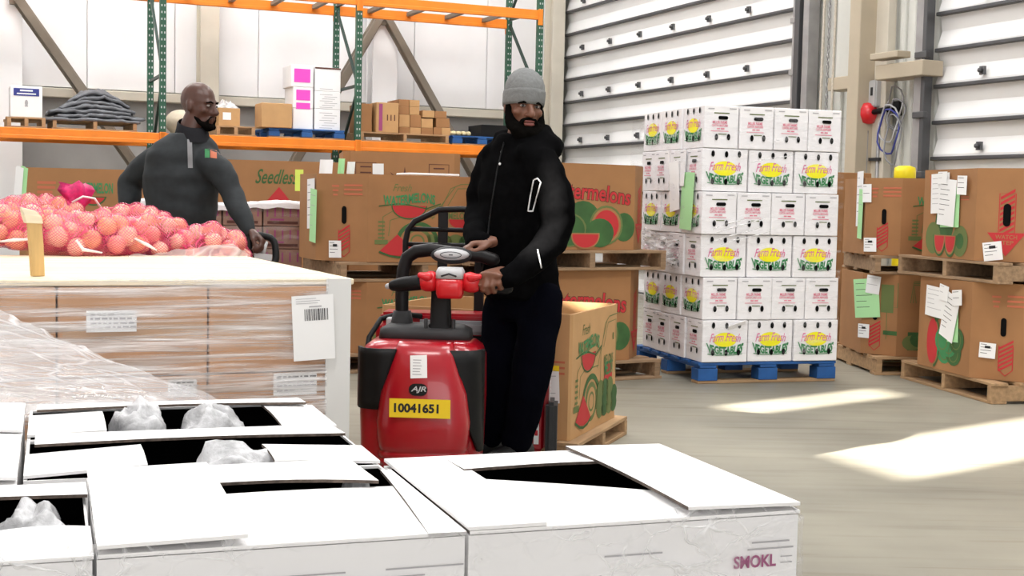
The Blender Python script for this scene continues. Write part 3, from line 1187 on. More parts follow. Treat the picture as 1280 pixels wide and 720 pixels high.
def print_arrow(pr, h, a=0.0, tri=False, label=True, texts=True):
    """hand hole with striped pull arrow"""
    if texts:
        for k in range(3):
            pr.rect(a - 0.07, h * (0.86 - 0.05 * k), 0.055 - 0.01 * k, 0.012, iRT, 1)
            pr.rect(a + 0.065, h * (0.87 - 0.05 * k), 0.14, 0.012, iRT, 1)
    z0, z1 = (0.20, 0.72) if tri else (0.09, 0.36)
    w = 0.085
    n = 9 if tri else 6
    pts_l = [z0 + (z1 - z0) * k / n for k in range(n + 1)]
    for k in range(n):
        lo, hi = h * pts_l[k], h * (pts_l[k] + (z1 - z0) / n * 0.55)
        pr.poly([(a - w / 2, lo), (a + w / 2, lo + 0.05), (a + w / 2, hi + 0.05), (a - w / 2, hi)], iR, 1)
    if tri:
        pr.poly([(a - 0.115, h * 0.31), (a, h * 0.06), (a + 0.115, h * 0.31)], iR, 2)
        pr.text('WATCH', a, h * 0.265, 0.13, 0.026, iC, 3, 0.01)
        pr.text('STEP', a, h * 0.205, 0.09, 0.026, iC, 3, 0.01)
        pr.strip([(a - w / 2 - 0.006, h * 0.31), (a - w / 2 - 0.006, h * 0.73), (a + w / 2 + 0.006, h * 0.73), (a + w / 2 + 0.006, h * 0.31)], 0.005, iR, 1)
    else:
        pr.strip([(a - w / 2, h * z1), (a - w / 2, h * 0.11), (a, h * 0.05), (a + w / 2, h * 0.11), (a + w / 2, h * z1)], 0.006, iR, 2)


def print_melons(pr, h):
    pr.text('W', -0.22, h * 0.84, 0.10, 0.11, iRT, 1, 0.02)
    pr.rect(0.0, h * 0.66, 0.5, 0.008, iRT, 1)
    pr.rect(0.0, h * 0.69, 0.5, 0.008, iRT, 1)
    pr.disc(-0.05, h * 0.38, 0.12, 0.14, iGD, 1)
    pr.disc(-0.19, h * 0.22, 0.10, 0.105, iGL, 2)
    pr.disc(0.16, h * 0.20, 0.10, 0.10, iGL, 2)
    pr.disc(0.16, h * 0.20, 0.05, 0.05, iGD, 3)
    for a in (-0.10, 0.04):
        pr.disc(a, h * 0.24, 0.085, 0.13, iGD, 4, 14, 175, 365)
        pr.disc(a, h * 0.24, 0.072, 0.115, iC, 5, 14, 175, 365)
        pr.disc(a, h * 0.24, 0.062, 0.10, iR, 6, 14, 178, 362)


def print_wedge(pr, h):
    pr.disc(-0.14, h * 0.30, 0.075, 0.15, iR, 2)
    pr.ring(-0.13, h * 0.30, 0.09, 0.165, 0.016, iGD, 3, -80, 100)
    for k, (a, b) in enumerate(((0.02, .22), (0.14, .22), (0.08, .30), (0.17, .36), (0.0, .33))):
        pr.disc(a, h * b, 0.10, 0.085, iGD if k % 2 else iG, 1 + k, 14)
        pr.ring(a, h * b, 0.06, 0.06, 0.008, iGL, 2 + k)
    pr.ring(-0.02, h * 0.42, 0.12, 0.10, 0.03, iGD, 1, 10, 170)


def print_field(pr, h):
    for k in range(3):
        pr.strip([(-0.32 + 0.02 * k, h * 0.66), (-0.30, h * (0.92 - 0.02 * k)), (0.2, h * (0.93 - 0.02 * k)), (0.26, h * 0.66)], 0.006, iGL, 1)
    pr.disc(-0.02, h * 0.60, 0.04, 0.05, iR, 1)
    pr.rect(-0.02, h * 0.52, 0.34, 0.07, iGD, 2)
    pr.disc(-0.03, h * 0.46, 0.17, 0.12, iR, 1, 14, 180, 360)
    pr.ring(-0.01, h * 0.46, 0.19, 0.15, 0.012, iGD, 2, 200, 350)
    for k in range(12):
        pr.disc(-0.30 + 0.055 * k, h * (0.17 + 0.04 * (k % 3)), 0.07, 0.055, iGD if k % 2 else iGL, 1 + k % 3, 12)
    pr.rect(0, h * 0.19, 0.66, 0.13, iGD, 0)


def paper(pr, a, b, w, h, mi, rot=0.0, lay=2, lines=0, seed=0, code=False):
    pr.rect(a, b, w, h, mi, lay, rot)
    c, q = math.cos(rot), math.sin(rot)
    rnd = random.Random(seed)
    for i in range(lines):
        ww = w * rnd.uniform(0.3, 0.75)
        x, y = -w * 0.42 + ww / 2, h * (0.38 - 0.76 * i / max(lines, 1))
        pr.rect(a + x * c - y * q, b + x * q + y * c, ww, 0.003, iK if seed % 2 else 12, lay + 1, rot)
    if code:
        pr.rect(a - q * h * 0.22, b + c * h * 0.22, w * 0.34, h * 0.16, iK, lay + 1, rot)


PALETTE += [INKGR, PAPERG, PAPERY, PAPERP]
iGY, iPG, iPY, iPP = 12, 13, 14, 15


def melon_bin(label, loc, rz, h, prints, mt=CARD, W=BW, D=BD, c=BC, group=None):
    t = thing('melon_bin', label, 'cardboard bin', loc, rz, group)
    link('bin_wall', bin_mesh(h, W, D, c, mt), t)
    pal = list(PALETTE)
    pal[iC] = mt
    for face, fn in prints:
        O, u = face_frame(face, W, D, c)
        pr = Print(O, u)
        pr.lab = Print(O, u, off=0.007)
        hole = fn(pr, h)
        pr.build('printed_panel', pal, t)
        if pr.lab.f:
            tag(pr.lab.build('label_sticker', pal, t), 'white label sticker')
        if hole:
            q = Print(O, u, off=0.005)
            for (a, b, w, hh) in hole:
                q.pill(a, b, w, hh)
            q.build('hand_hole', BLACKH, t)
    return t


def papers_on(t, face, specs, label_kind, W=BW, D=BD, c=BC, z=0.0, off=0.010, names=None):
    """each sheet taped to a bin is a thing of its own"""
    O, u = face_frame(face, W, D, c)
    M = Matrix.Translation(t.location) @ Matrix.Rotation(t.rotation_euler.z, 4, 'Z')
    for i, s in enumerate(specs):
        (a, b, w, h, mi, rot, lines, code, lab) = s
        pr = Print(M @ Vector(O), M.to_3x3() @ Vector(u), off=off + 0.004 * i)
        paper(pr, a, b, w, h, mi, rot, 0, lines, i + 1, code)
        # a little thickness and a curled lower edge
        o = pr.build('paper_sheet', PALETTE)
        sol = o.modifiers.new('thick', 'SOLIDIFY')
        sol.thickness = 0.0008
        tag(o, lab, 'paper')


# --- bin stack with the big red lettering, behind the operator
FRZ = R(29)
cF = at(735, 478, 9.15)
cF = Vector((0.325, 8.875, 0))
PF = pallet_proto(1.2, 0.70, WOODD, 0.13, 5)
pallet(PF, (cF.x, cF.y, 0), FRZ, 'worn wooden pallet on the floor under the red-lettered bins')
melon_bin('lower melon bin with red lettering behind the truck load', (cF.x, cF.y, 0.132), FRZ, 0.60, (('front', print_big), ('fr', lambda p, h: print_arrow(p, h, 0.02, True, texts=False))), W=1.12, D=0.62, c=0.2)
pallet(PF, (cF.x + 0.02, cF.y, 0.734), FRZ + 0.02, 'wooden pallet between the two red-lettered melon bins')
melon_bin('upper melon bin with red Watermelons lettering behind the operator', (cF.x + 0.01, cF.y, 0.866), FRZ, 0.56, (('front', print_big), ('fr', lambda p, h: print_arrow(p, h, 0.02, True, texts=False))), W=1.12, D=0.62, c=0.2)

# --- truck-picture bin stack left of the operator
DRZ = R(23)
cD = Vector((-0.79, 9.42, 0))


def fD(pr, h):
    print_arrow(pr, h, 0.02)
    paper(pr.lab, -0.045, h * 0.135, 0.095, 0.115, iP, 0.02, 0, 4, 1, True)
    return [(0.02, h * 0.53, 0.036, 0.12)]


pallet(PWD, (cD.x, cD.y, 0), DRZ, 'wooden pallet on the floor under the pickup-print bins')
melon_bin('lower melon bin behind the red battery box, mostly hidden', (cD.x, cD.y, 0.132), DRZ, 0.48, (('front', lambda p, h: print_truck(p, h, 1.02)), ('fl', fD)), c=0.28, W=1.38)
pallet(PWD, (cD.x, cD.y, 0.614), DRZ, 'wooden pallet between the two pickup-print bins')
tD = melon_bin('upper melon bin with pickup print and green Watermelons crest', (cD.x, cD.y, 0.746), DRZ, 0.585, (('front', lambda p, h: print_truck(p, h, 1.02)), ('fl', fD)), c=0.28, W=1.38)
papers_on(tD, 'left', W=1.38, c=0.28, label_kind='paper', specs=[(0.12, 0.38, 0.20, 0.34, iP, 0.03, 5, False, 'white sheet taped to the side of the pickup-print bin'), (0.20, 0.30, 0.17, 0.36, iPG, -0.06, 4, False, 'green sheet taped beside the white one on the pickup-print bin')])
# --- far bins standing under the rack
FBZ = 1.26


def fSeed(pr, h):
    pr.text('Seedless', -0.02, h * 0.90, 0.36, 0.125, iGD, 1, 0.012, 0.45)
    pr.poly([(-0.20, h * 0.66), (0.19, h * 0.66), (0.0, h * 0.835)], INKI, 1)
    pr.disc(0.52 - 0.11, h * 0.90, 0.04, 0.05, iBR, 1)


INKI = iR


def fStar(pr, h):
    pts = []
    for k in range(16):
        r = 0.19 if k % 2 == 0 else 0.055
        pts.append((0.02 + r * math.cos(R(22.5 * k + 90)), h * 0.79 + r * 0.95 * math.sin(R(22.5 * k + 90))))
    for k in range(0, 16, 2):
        pr.poly([pts[k - 1], pts[k], pts[(k + 1) % 16], (0.02, h * 0.79)], iBR, 1)
    for a in (-0.33, 0.33):
        pr.strip([(a - 0.09, h * 0.80), (a - 0.09, h * 0.93), (a + 0.09, h * 0.93), (a + 0.09, h * 0.80), (a - 0.09, h * 0.80)], 0.008, iBR, 1)
        for k in range(3):
            pr.rect(a, h * (0.905 - 0.035 * k), 0.10, 0.012, iBR, 1)
    paper(pr.lab, -0.22, h * 0.885, 0.10, 0.12, iP, 0.02, 3, 0, 1)


def fLeft(pr, h):
    lines_block(pr, -0.35, h * 0.90, 0.16, 3, 0.04, 0.022, iRT, 1)
    pr.text('WATERMELON', 0.02, h * 0.87, 0.32, 0.09, iG, 2, 0.03)
    slice_(pr, 0.02, h * 0.83, 0.10)
    pr.ring(0.36, h * 0.85, 0.12, 0.12, 0.008, iGL, 1, 0, 180)
    pr.disc(0.40, h * 0.74, 0.10, 0.08, iGD, 1)
    slice_(pr, 0.40, h * 0.74, 0.07)


for nm, px, py, d, rz, fn, h, lab, W_, D_ in (
        ('A', 100, 210, 11.2, 12, fLeft, 1.235, 'tall melon bin at the left edge behind the onion bags', 1.16, 1.0),
        ('B', 335, 200, 11.3, 12, fSeed, 1.34, 'tall melon bin lettered Seedless right of the bald man', 1.12, 1.0),
        ('C', 492, 193, 12.0, 10, fStar, 1.46, 'tall melon bin with dark starburst print under the rack', 1.06, 1.0)):
    P = at(px, py, d)
    P = Vector((P.x, P.y + 0.45, 0))
    pallet(PW, (P.x, P.y, 0), R(rz), 'wooden pallet under the ' + lab.replace('tall melon bin ', 'tall bin '))
    melon_bin(lab, (P.x, P.y, 0.132), R(rz), h, (('front', fn),), W=W_, D=D_, c=0.06)
P = at(20, 240, 10.6)
for (dx, mt, lab) in ((0.0, PAPER, 'white sheet standing against the leftmost melon bin'), (0.035, PAPERG, 'green sheet standing against the leftmost melon bin')):
    q = MB()
    q.grid(lambda u, v, dx=dx: (P.x - 0.03 + dx + 0.07 * u + 0.03 * v, P.y - 0.02 * u, 0.98 + 0.38 * v + 0.01 * math.sin(5 * u)), 4, 6)
    tag(q.build('paper_sheet', mt), lab, 'paper')
# paper slips rising above the pickup-print bin, on the star bin's side
for i, (px, py, w, h, mt, lab, rz) in enumerate(((405, 212, 0.10, 0.20, PAPER, 'white sheet sticking up behind the pickup-print bin', 0.3), (424, 210, 0.05, 0.19, PAPERG, 'green slip sticking up behind the pickup-print bin', 0.1), (436, 212, 0.06, 0.16, PAPER, 'narrow white slip right of the green one', -0.1))):
    q = at(px, py, 9.95 + 0.03 * i)
    s = MB()
    s.grid(lambda u, v: (q.x + (u - 0.5) * w + 0.02 * v, q.y + 0.015 * math.sin(4 * u), q.z + (v - 0.75) * (h * 1.5)), 5, 5)
    tag(s.build('paper_sheet', mt), lab, 'paper')

# --- bin stacks at the right edge
KRZ = R(0)
cK = Vector((3.145, 9.84, 0))
LRZ = R(10)
cL = Vector((3.33, 8.66, 0))


def fK(pr, h):
    print_arrow(pr, h, 0.0)
    paper(pr.lab, -0.09, h * 0.13, 0.10, 0.10, iP, 0.03, 4, 4, 1, True)
    return [(0.01, h * 0.50, 0.036, 0.11)]


def fK2(pr, h):
    print_arrow(pr, h, -0.03, texts=False)
    paper(pr.lab, -0.115, h * 0.28, 0.09, 0.10, iP, 0.0, 4, 4, 1, True)
    pr.rect(0.06, h * 0.70, 0.10, 0.2, iGL, 1)
    pr.strip([(0.06, h * 0.2), (0.06, h * 0.6), (0.14, h * 0.6), (0.14, h * 0.9)], 0.006, iGL, 1)
    pr.rect(0.09, h * 0.28, 0.11, 0.03, iGD, 1)
    return [(-0.03, h * 0.52, 0.036, 0.11)]


def fLc(pr, h):
    print_arrow(pr, h, 0.02, True, texts=False)
    paper(pr.lab, -0.055, h * 0.11, 0.115, 0.115, iP, 0.14, 5, 4, 1, True)
    return [(0.02, h * 0.50, 0.046, 0.14)]


def fL2c(pr, h):
    print_arrow(pr, h, 0.05)
    paper(pr.lab, -0.06, h * 0.30, 0.10, 0.095, iP, -0.04, 4, 4, 1, True)
    return [(0.03, h * 0.55, 0.034, 0.115)]


pallet(PW, (cK.x, cK.y, 0), R(4), 'wooden pallet on the floor between carton stack and right-hand bins')
tK2 = melon_bin('lower melon bin in shade right of the white cartons', (cK.x, cK.y, 0.132), KRZ, 0.58, (('front', print_field), ('fl', fK2)), c=0.2)
pallet(PWD, (cK.x + 0.03, cK.y, 0.714), KRZ - 0.03, 'wooden pallet between the two bins right of the white cartons')
tK = melon_bin('upper melon bin right of the white cartons below the bollard', (cK.x, cK.y, 0.846), KRZ, 0.55, (('front', print_truck), ('fl', fK)), c=0.2)
papers_on(tK, 'left', c=0.2, label_kind='paper', specs=[(0.17, 0.40, 0.17, 0.40, iP, 0.02, 5, False, 'white sheet on the upper bin next to the cartons'), (0.22, 0.29, 0.12, 0.36, iPG, -0.05, 4, False, 'green sheet on the upper bin next to the cartons')])
papers_on(tK, 'fl', c=0.2, label_kind='paper', specs=[(-0.13, 0.44, 0.07, 0.13, iP, 0.03, 2, False, 'small white slip on the upper bin near its top edge')])
papers_on(tK2, 'fl', c=0.2, label_kind='paper', specs=[(-0.10, 0.40, 0.20, 0.28, iPG, 0.10, 5, False, 'green sheet on the shaded lower bin beside the cartons'), (-0.05, 0.50, 0.11, 0.13, iP, -0.1, 2, False, 'small white slip overlapping the green sheet on the shaded lower bin')])

pallet(PW, (cL.x, cL.y, 0), LRZ + math.pi / 2, 'wooden pallet on the floor at the right edge')
tL2 = melon_bin('lower melon bin at the right edge with melon wedge print', (cL.x, cL.y, 0.132), LRZ, 0.60, (('left', print_wedge), ('fl', fL2c)), W=1.04, D=1.16)
pallet(PWD, (cL.x - 0.03, cL.y + 0.02, 0.734), LRZ + 0.05 + math.pi / 2, 'dark worn pallet between the two right-edge bins')
tL = melon_bin('upper melon bin at the right edge covered with taped papers', (cL.x, cL.y, 0.866), LRZ, 0.575, (('left', print_melons), ('fl', fLc)), W=1.04, D=1.16)
papers_on(tL, 'left', W=1.04, D=1.16, label_kind='paper', specs=[(0.03, 0.33, 0.24, 0.26, iPG, 0.02, 4, False, 'green sheet under the white ones on the upper right bin'), (-0.10, 0.42, 0.24, 0.26, iP, 0.04, 6, False, 'large white sheet at the left on the upper right bin'),
                       (0.0, 0.36, 0.22, 0.30, iP, -0.07, 7, False, 'white sheet lapping over the green one on the upper right bin'), (-0.06, 0.52, 0.12, 0.08, iP, 0.0, 2, False, 'short white slip at the top of the upper right bin'),
                       (0.20, 0.47, 0.12, 0.12, iP, -0.03, 3, False, 'small square note right of the sheets on the upper right bin')])
papers_on(tL2, 'left', W=1.04, D=1.16, label_kind='paper', specs=[(0.13, 0.32, 0.14, 0.24, iPG, 0.06, 3, False, 'green sheet peeking out on the lower right bin'), (-0.09, 0.44, 0.28, 0.20, iP, -0.05, 5, False, 'wide white sheet on the lower right bin'),
                        (0.10, 0.36, 0.18, 0.30, iP, -0.28, 7, False, 'tilted white sheet on the lower right bin'), (0.02, 0.51, 0.12, 0.10, iP, -0.15, 2, False, 'small slip at the top of the lower right bin'), (0.20, 0.49, 0.12, 0.10, iP, 0.1, 2, False, 'small slip near the corner of the lower right bin')])
# flat brown carton behind the upper bins
P = at(1066, 219, 10.9)
t = thing('brown_carton', 'flat brown carton peeking over the bin right of the cartons', 'box', (P.x + 0.02, P.y + 0.6, 0), R(20))
m = MB()
m.box((0, 0, 0.74), (0.42, 0.4, 1.48))
m.build('carton_body', CARD, t, 0.004)

# ------------------------------------------------------------------ white vegetable cartons
SRZ = R(17)
SC0 = Vector((1.245, 8.62, 0))
sx = Vector((math.cos(SRZ), math.sin(SRZ), 0))
sy = Vector((-math.sin(SRZ), math.cos(SRZ), 0))
pc = SC0 + sx * 0.50 + sy * 0.56
block_pallet(1.02, 1.12, (pc.x, pc.y, 0), SRZ, 'blue block pallet under the white vegetable cartons')
CLX, CLY, CLH = 0.330, 0.2485, 0.279
bm_ = MB()
bm_.box((0, 0, CLH / 2), (CLX - 0.003, CLY - 0.003, CLH - 0.002))
CBODY = bm_.mesh('carton_body', WHITEC, 0.004)
pr = Print((0, -CLY / 2, 0), (1, 0, 0))
VP = [INKY, INKM, INKG, BLACKH, INKP, INKGR, INKGL]
pr.disc(0.0, 0.150, 0.085, 0.048, 0, 0)
pr.text('Farm Fresh', 0.0, 0.168, 0.225, 0.056, 1, 1, 0.006, 0.4, lambda p, q, A, B: (A, B - 0.03 * p * p))
pr.text('VEGETABLES', 0.0, 0.105, 0.275, 0.066, 2, 2, 0.045, 0, lambda p, q, A, B: (A * (1 - 0.12 * (0.5 - q)), 0.060 + (q + 0.5) * (0.050 + 0.09 * p * p) - 0.006 * (1 - 4 * p * p)))
pr.strip([(-0.125, 0.057), (-0.06, 0.049), (0.06, 0.049), (0.125, 0.057)], 0.005, 2, 2)
LONGP = pr.mesh('printed_logo', VP)
pr = Print((0, -CLY / 2, 0), (1, 0, 0), off=0.0035)
for a, b in ((-0.088, 0.245), (0.008, 0.243), (0.10, 0.245), (-0.088, 0.066), (0.008, 0.064), (0.098, 0.066)):
    pr.disc(a, b, 0.0125, 0.021, 0, 0, 12)
LONGV = pr.mesh('vent_holes', BLACKH)


def end_meshes(sgn):
    O, u = ((CLX / 2, 0, 0), (0, 1, 0)) if sgn > 0 else ((-CLX / 2, 0, 0), (0, -1, 0))
    pr = Print(O, u)
    pr.rect(-0.075, 0.255, 0.045, 0.006, 5)
    pr.rect(0.08, 0.258, 0.05, 0.006, 5)
    pr.rect(0.0, 0.228, 0.11, 0.007, 6)
    pr.text('MILLER FARMS', -0.012, 0.168, 0.105, 0.019, 4, 1, 0.03)
    pr.text('CLINTON, MARYLAND', -0.012, 0.146, 0.115, 0.018, 4, 1, 0.03)
    pr.rect(-0.022, 0.127, 0.022, 0.008, 4, 1)
    pr.rect(0.008, 0.127, 0.026, 0.008, 4, 1)
    pr.rect(-0.012, 0.111, 0.125, 0.004, 4, 1)
    pr.rect(0.008, 0.092, 0.06, 0.006, 6, 1)
    P = pr.mesh('printed_end', VP)
    pr = Print(O, u, off=0.0035)
    pr.pill(0.01, 0.198, 0.070, 0.023)
    Hm = pr.mesh('hand_hole', BLACKH)
    pr = Print(O, u, off=0.0035)
    pr.disc(-0.035, 0.072, 0.0125, 0.021, 0, 0, 12)
    pr.disc(0.052, 0.074, 0.0125, 0.021, 0, 0, 12)
    V = pr.mesh('vent_holes', BLACKH)
    return P, Hm, V


ENDP = {1: end_meshes(1), -1: end_meshes(-1)}
rnd = random.Random(11)
ROWW = ['top', 'second', 'third', 'fourth', 'fifth', 'bottom']
COLW = ['first', 'second', 'third', 'fourth', 'fifth']


def veg_carton(loc, rz, label, long_=True, ends=(), grp='white vegetable cartons in the tall stack'):
    t = thing('vegetable_carton', label, 'carton', loc, rz, grp)
    link('carton_body', CBODY, t)
    if long_:
        link('printed_logo', LONGP, t)
        tag(link('vent_holes', LONGV, t), kind='stuff')
    for e in ends:
        P, Hm, V = ENDP[e]
        link('printed_end', P, t)
        link('hand_hole', Hm, t)
        tag(link('vent_holes', V, t), kind='stuff')
    return t


for row in range(6):                               # 0 = top
    z = 0.142 + (5 - row) * (CLH + 0.002)
    jx, jy = rnd.uniform(-0.012, 0.012) + 0.004 * (row - 5), rnd.uniform(-0.010, 0.010)
    ends_front = row % 2 == 0
    nx = 4 if ends_front else 3
    wx, wy = (CLY, CLX) if ends_front else (CLX, CLY)
    gap = (1.0 - nx * wx) / (nx - 1) + 0.002
    for i in range(nx):
        c = SC0 + sx * (wx / 2 + i * (wx + gap) + jx) + sy * (wy / 2 + jy + rnd.uniform(-0.006, 0.006))
        lab = 'white vegetable carton, %s row, %s from the corner on the front' % (ROWW[row], COLW[i])
        if ends_front:
            veg_carton((c.x, c.y, z), SRZ - math.pi / 2 + rnd.uniform(-0.012, 0.012), lab, i == 0, (1,))
        else:
            veg_carton((c.x, c.y, z), SRZ + rnd.uniform(-0.010, 0.010), lab, True, (-1,) if i == 0 else ())
    for k in range(1, 3 if ends_front else 4):
        c = SC0 + sx * (wx / 2 + jx + rnd.uniform(-0.012, 0.006)) + sy * (wy / 2 + jy + k * (wy + 0.006))
        lab = 'white vegetable carton, %s row, %s back along the shaded left side' % (ROWW[row], COLW[k])
        if ends_front:
            veg_carton((c.x, c.y, z), SRZ - math.pi / 2, lab, True, ())
        else:
            veg_carton((c.x, c.y, z), SRZ, lab, False, (-1,))
# torn flap on the bottom front carton
c = SC0 + sx * 0.20 + sy * -0.006
t = thing('torn_flap', 'torn white cardboard flap hanging on the bottom corner carton', 'cardboard', (c.x, c.y, 0.142 + 0.235), SRZ)
m = MB()
m.box((0.05, -0.012, 0.012), (0.13, 0.004, 0.035), M=Matrix.Rotation(R(-18), 3, 'Y') @ Matrix.Rotation(R(35), 3, 'X'))
m.build('flap', WHITEC, t)
# papers on the shaded side of the stack
for (a, z, w, h, mt, rot, lab) in ((0.40, 1.30, 0.17, 0.34, PAPER, 0.14, 'white sheet hanging on the shaded side of the carton stack'), (0.20, 1.20, 0.20, 0.38, PAPERG, -0.04, 'green sheet hanging on the shaded side of the carton stack'), (0.30, 1.42, 0.12, 0.24, PAPER, -0.05, 'narrow white slip above the green sheet on the carton stack')):
    O = SC0 + sy * a + sx * (-0.035 - 0.1 * max(0, a - 0.35)) + Vector((0, 0, z))
    pr = Print(O, -sy, off=0.0)
    q = MB()
    q.grid(lambda u, v: pr.P((u - 0.5) * w * math.cos(rot) - (v - 0.5) * h * math.sin(rot), (u - 0.5) * w * math.sin(rot) + (v - 0.5) * h * math.cos(rot), 12 * (1 - v) * (0.6 + 0.5 * u)), 6, 6)
    tag(q.build('paper_sheet', mt), lab, 'paper')
# stretch film round the stack
m = MB()


def wrap_fn(u, v):
    s = u * 2.2
    bul = 0.010 + 0.006 * math.sin(31 * u + 9 * v) * math.sin(17 * v)
    if s < 1.2:
        p = SC0 + sy * (1.2 - s) - sx * (0.03 + bul)
    else:
        p = SC0 - sy * (0.016 + bul) + sx * (s - 1.2)
    return (p.x, p.y, 0.2 + 1.58 * v)


m.grid(wrap_fn, 90, 40)
tag(m.build('stretch_film', FILM_THIN), 'clear stretch film wound around the white carton stack', 'film')


# ------------------------------------------------------------------ rider pallet truck
TRZ = R(-3)
TX = Vector((math.cos(TRZ), math.sin(TRZ), 0))
TY = Vector((-math.sin(TRZ), math.cos(TRZ), 0))
TSC = 0.987
TO = Vector((-0.338, 5.15, CAMH * (1 - 0.987)))
truck = thing('pallet_truck', 'red ride-on electric pallet truck with tiller handle', 'pallet truck', TO, TRZ)
truck.scale = (TSC, TSC, TSC)


def rring(w, d, z, cy, rad, n=6):
    """rounded rectangle ring"""
    pts = []
    for sx_, sy_, a0 in ((1, -1, -90), (1, 1, 0), (-1, 1, 90), (-1, -1, 180)):
        for i in range(n):
            a = R(a0 + 90 * i / (n - 1))
            pts.append((sx_ * (w / 2 - rad) + rad * math.cos(a), cy + sy_ * (d / 2 - rad) + rad * math.sin(a), z))
    return pts


# main hood
m = MB()
m.loft([rring(0.46, 0.34, 0.125, 0.02, 0.07), rring(0.47, 0.35, 0.18, 0.02, 0.07), rring(0.485, 0.36, 0.40, 0.02, 0.08), rring(0.48, 0.35, 0.555, 0.02, 0.08), rring(0.45, 0.33, 0.595, 0.02, 0.08), rring(0.40, 0.28, 0.615, 0.02, 0.08), rring(0.30, 0.2, 0.62, 0.02, 0.06)], 0)
hood = m.build('hood', RED, truck)
# bulging nose panel
m = MB()


def nring(w, f, z, b=-0.06):
    pts = []
    for i in range(13):
        a = R(180 + 180 * i / 12)
        x = w / 2 * (abs(math.cos(a)) ** 0.55) * (1 if math.cos(a) > 0 else -1)
        y = -0.14 + (f + 0.14) * (abs(math.sin(a)) ** 0.6)
        pts.append((x, y, z))
    return pts + [(w / 2, b, z), (-w / 2, b, z)]


NR = [(0.33, -0.235, 0.095), (0.345, -0.26, 0.11)]
for k in range(4):
    z = 0.125 + 0.028 * k
    NR += [(0.333, -0.256, z), (0.348, -0.264, z + 0.006), (0.348, -0.264, z + 0.022)]
NR += [(0.355, -0.268, 0.245), (0.365, -0.265, 0.32), (0.335, -0.25, 0.43), (0.285, -0.236, 0.50), (0.24, -0.212, 0.575), (0.225, -0.19, 0.605), (0.21, -0.15, 0.622)]
m.loft([nring(*q) for q in NR], 0)
m.v = [(x + 0.022, y, z) for x, y, z in m.v]
m.build('nose_panel', RED, truck)
# black side cheeks
for s in (-1, 1):
    m = MB()
    rows = []
    for k in range(9):
        z = (0.36 + 0.235 * k / 8) if s < 0 else (0.20 + 0.395 * k / 8)
        cut = 0.095 + 0.135 * (1 - k / 8) ** 1.1 if s > 0 else 0.085 + 0.06 * (1 - k / 8)
        row = []
        for i in range(9):
            t = i / 8
            x = cut + (0.243 - cut) * t
            bul = 0.01 * math.sin(math.pi * t) * math.sin(math.pi * k / 8)
            y = -0.168 - 0.012 - bul
            if x > 0.165:
                q = (x - 0.165) / 0.078
                y = -0.168 - 0.010 + 0.085 * (1 - math.sqrt(max(0, 1 - q * q)))
            row.append((s * x, y, z))
        rows.append(row)
    vs = [p for r in rows for p in r]
    fs = [(j * 9 + i, j * 9 + i + 1, (j + 1) * 9 + i + 1, (j + 1) * 9 + i) for j in range(8) for i in range(8)]
    m.add(vs, fs, 0, True)
    o = m.build('side_cheek', BLACK, truck)
    so = o.modifiers.new('t', 'SOLIDIFY')
    so.thickness = 0.014
    so.offset = 0
# drive base, wheel
m = MB()
m.loft([rring(0.44, 0.32, 0.05, 0.03, 0.05), rring(0.44, 0.32, 0.14, 0.03, 0.05)], 0)
m.build('base_skirt', BLACK, truck)
for x in (-0.2, 0.2):
    m = MB()
    m.tube([(x - 0.03, 0.12, 0.05), (x + 0.03, 0.12, 0.05)], 0.063, 16)
    m.build('caster_wheel', DGREY, truck)
# stickers
pr = Print((0.018, -0.2655, 0), (1, 0, 0), off=0.004)
pr.rect(0.0, 0.382, 0.232, 0.072, 0)
pr.text('10041651', -0.013, 0.383, 0.17, 0.036, 1, 1, 0.04)
o = pr.build('number_plate', [YELLOW, INK], truck)
tag(o, 'yellow number plate reading 10041651')
pr = Print((0.018, -0.2455, 0.455), (1, 0, 0), (0, 0.10, 1), off=0.004)
pr.pill(-0.010, -0.005, 0.072, 0.046, 0)
pr.text('AJR', -0.008, -0.005, 0.058, 0.026, 1, 1, 0.02, 0.25)
tag(pr.build('maker_badge', [BLACK, LGREY], truck), 'dark badge reading AJR')
pr = Print((0.018, -0.226, 0.525), (1, 0, 0), (0, 0.26, 1), off=0.004)
pr.rect(-0.012, 0.01, 0.064, 0.088, 0, 0, 0.06)
lines_block(pr, -0.012, 0.035, 0.045, 6, 0.011, 0.003, 1, 1, 4)
tag(pr.build('notice_sticker', [PAPER, INKGR], truck), 'small white notice sticker')
# grey mount and mast
m = MB()
m.loft([rring(0.37, 0.20, 0.615, 0.06, 0.05), rring(0.36, 0.19, 0.655, 0.06, 0.05), rring(0.30, 0.12, 0.672, 0.07, 0.04)], 0)
m.build('tiller_mount', DGREY, truck)
m = MB()
m.loft([rring(0.13, 0.10, 0.60, 0.03, 0.03), rring(0.12, 0.09, 0.66, 0.03, 0.03), rring(0.085, 0.07, 0.68, 0.03, 0.025), rring(0.075, 0.065, 0.80, 0.02, 0.02), rring(0.09, 0.08, 0.86, 0.015, 0.02)], 0)
for v in range(len(m.v)):
    m.v[v] = (m.v[v][0] + 0.06, m.v[v][1], m.v[v][2])
m.build('mast', BLACK, truck)
for x in (0.005, 0.115):
    m = MB()
    m.tube([(x, -0.01, 0.63), (x, -0.01, 0.70)], 0.008, 8)
    m.build('mount_bolt', DGREY, truck)
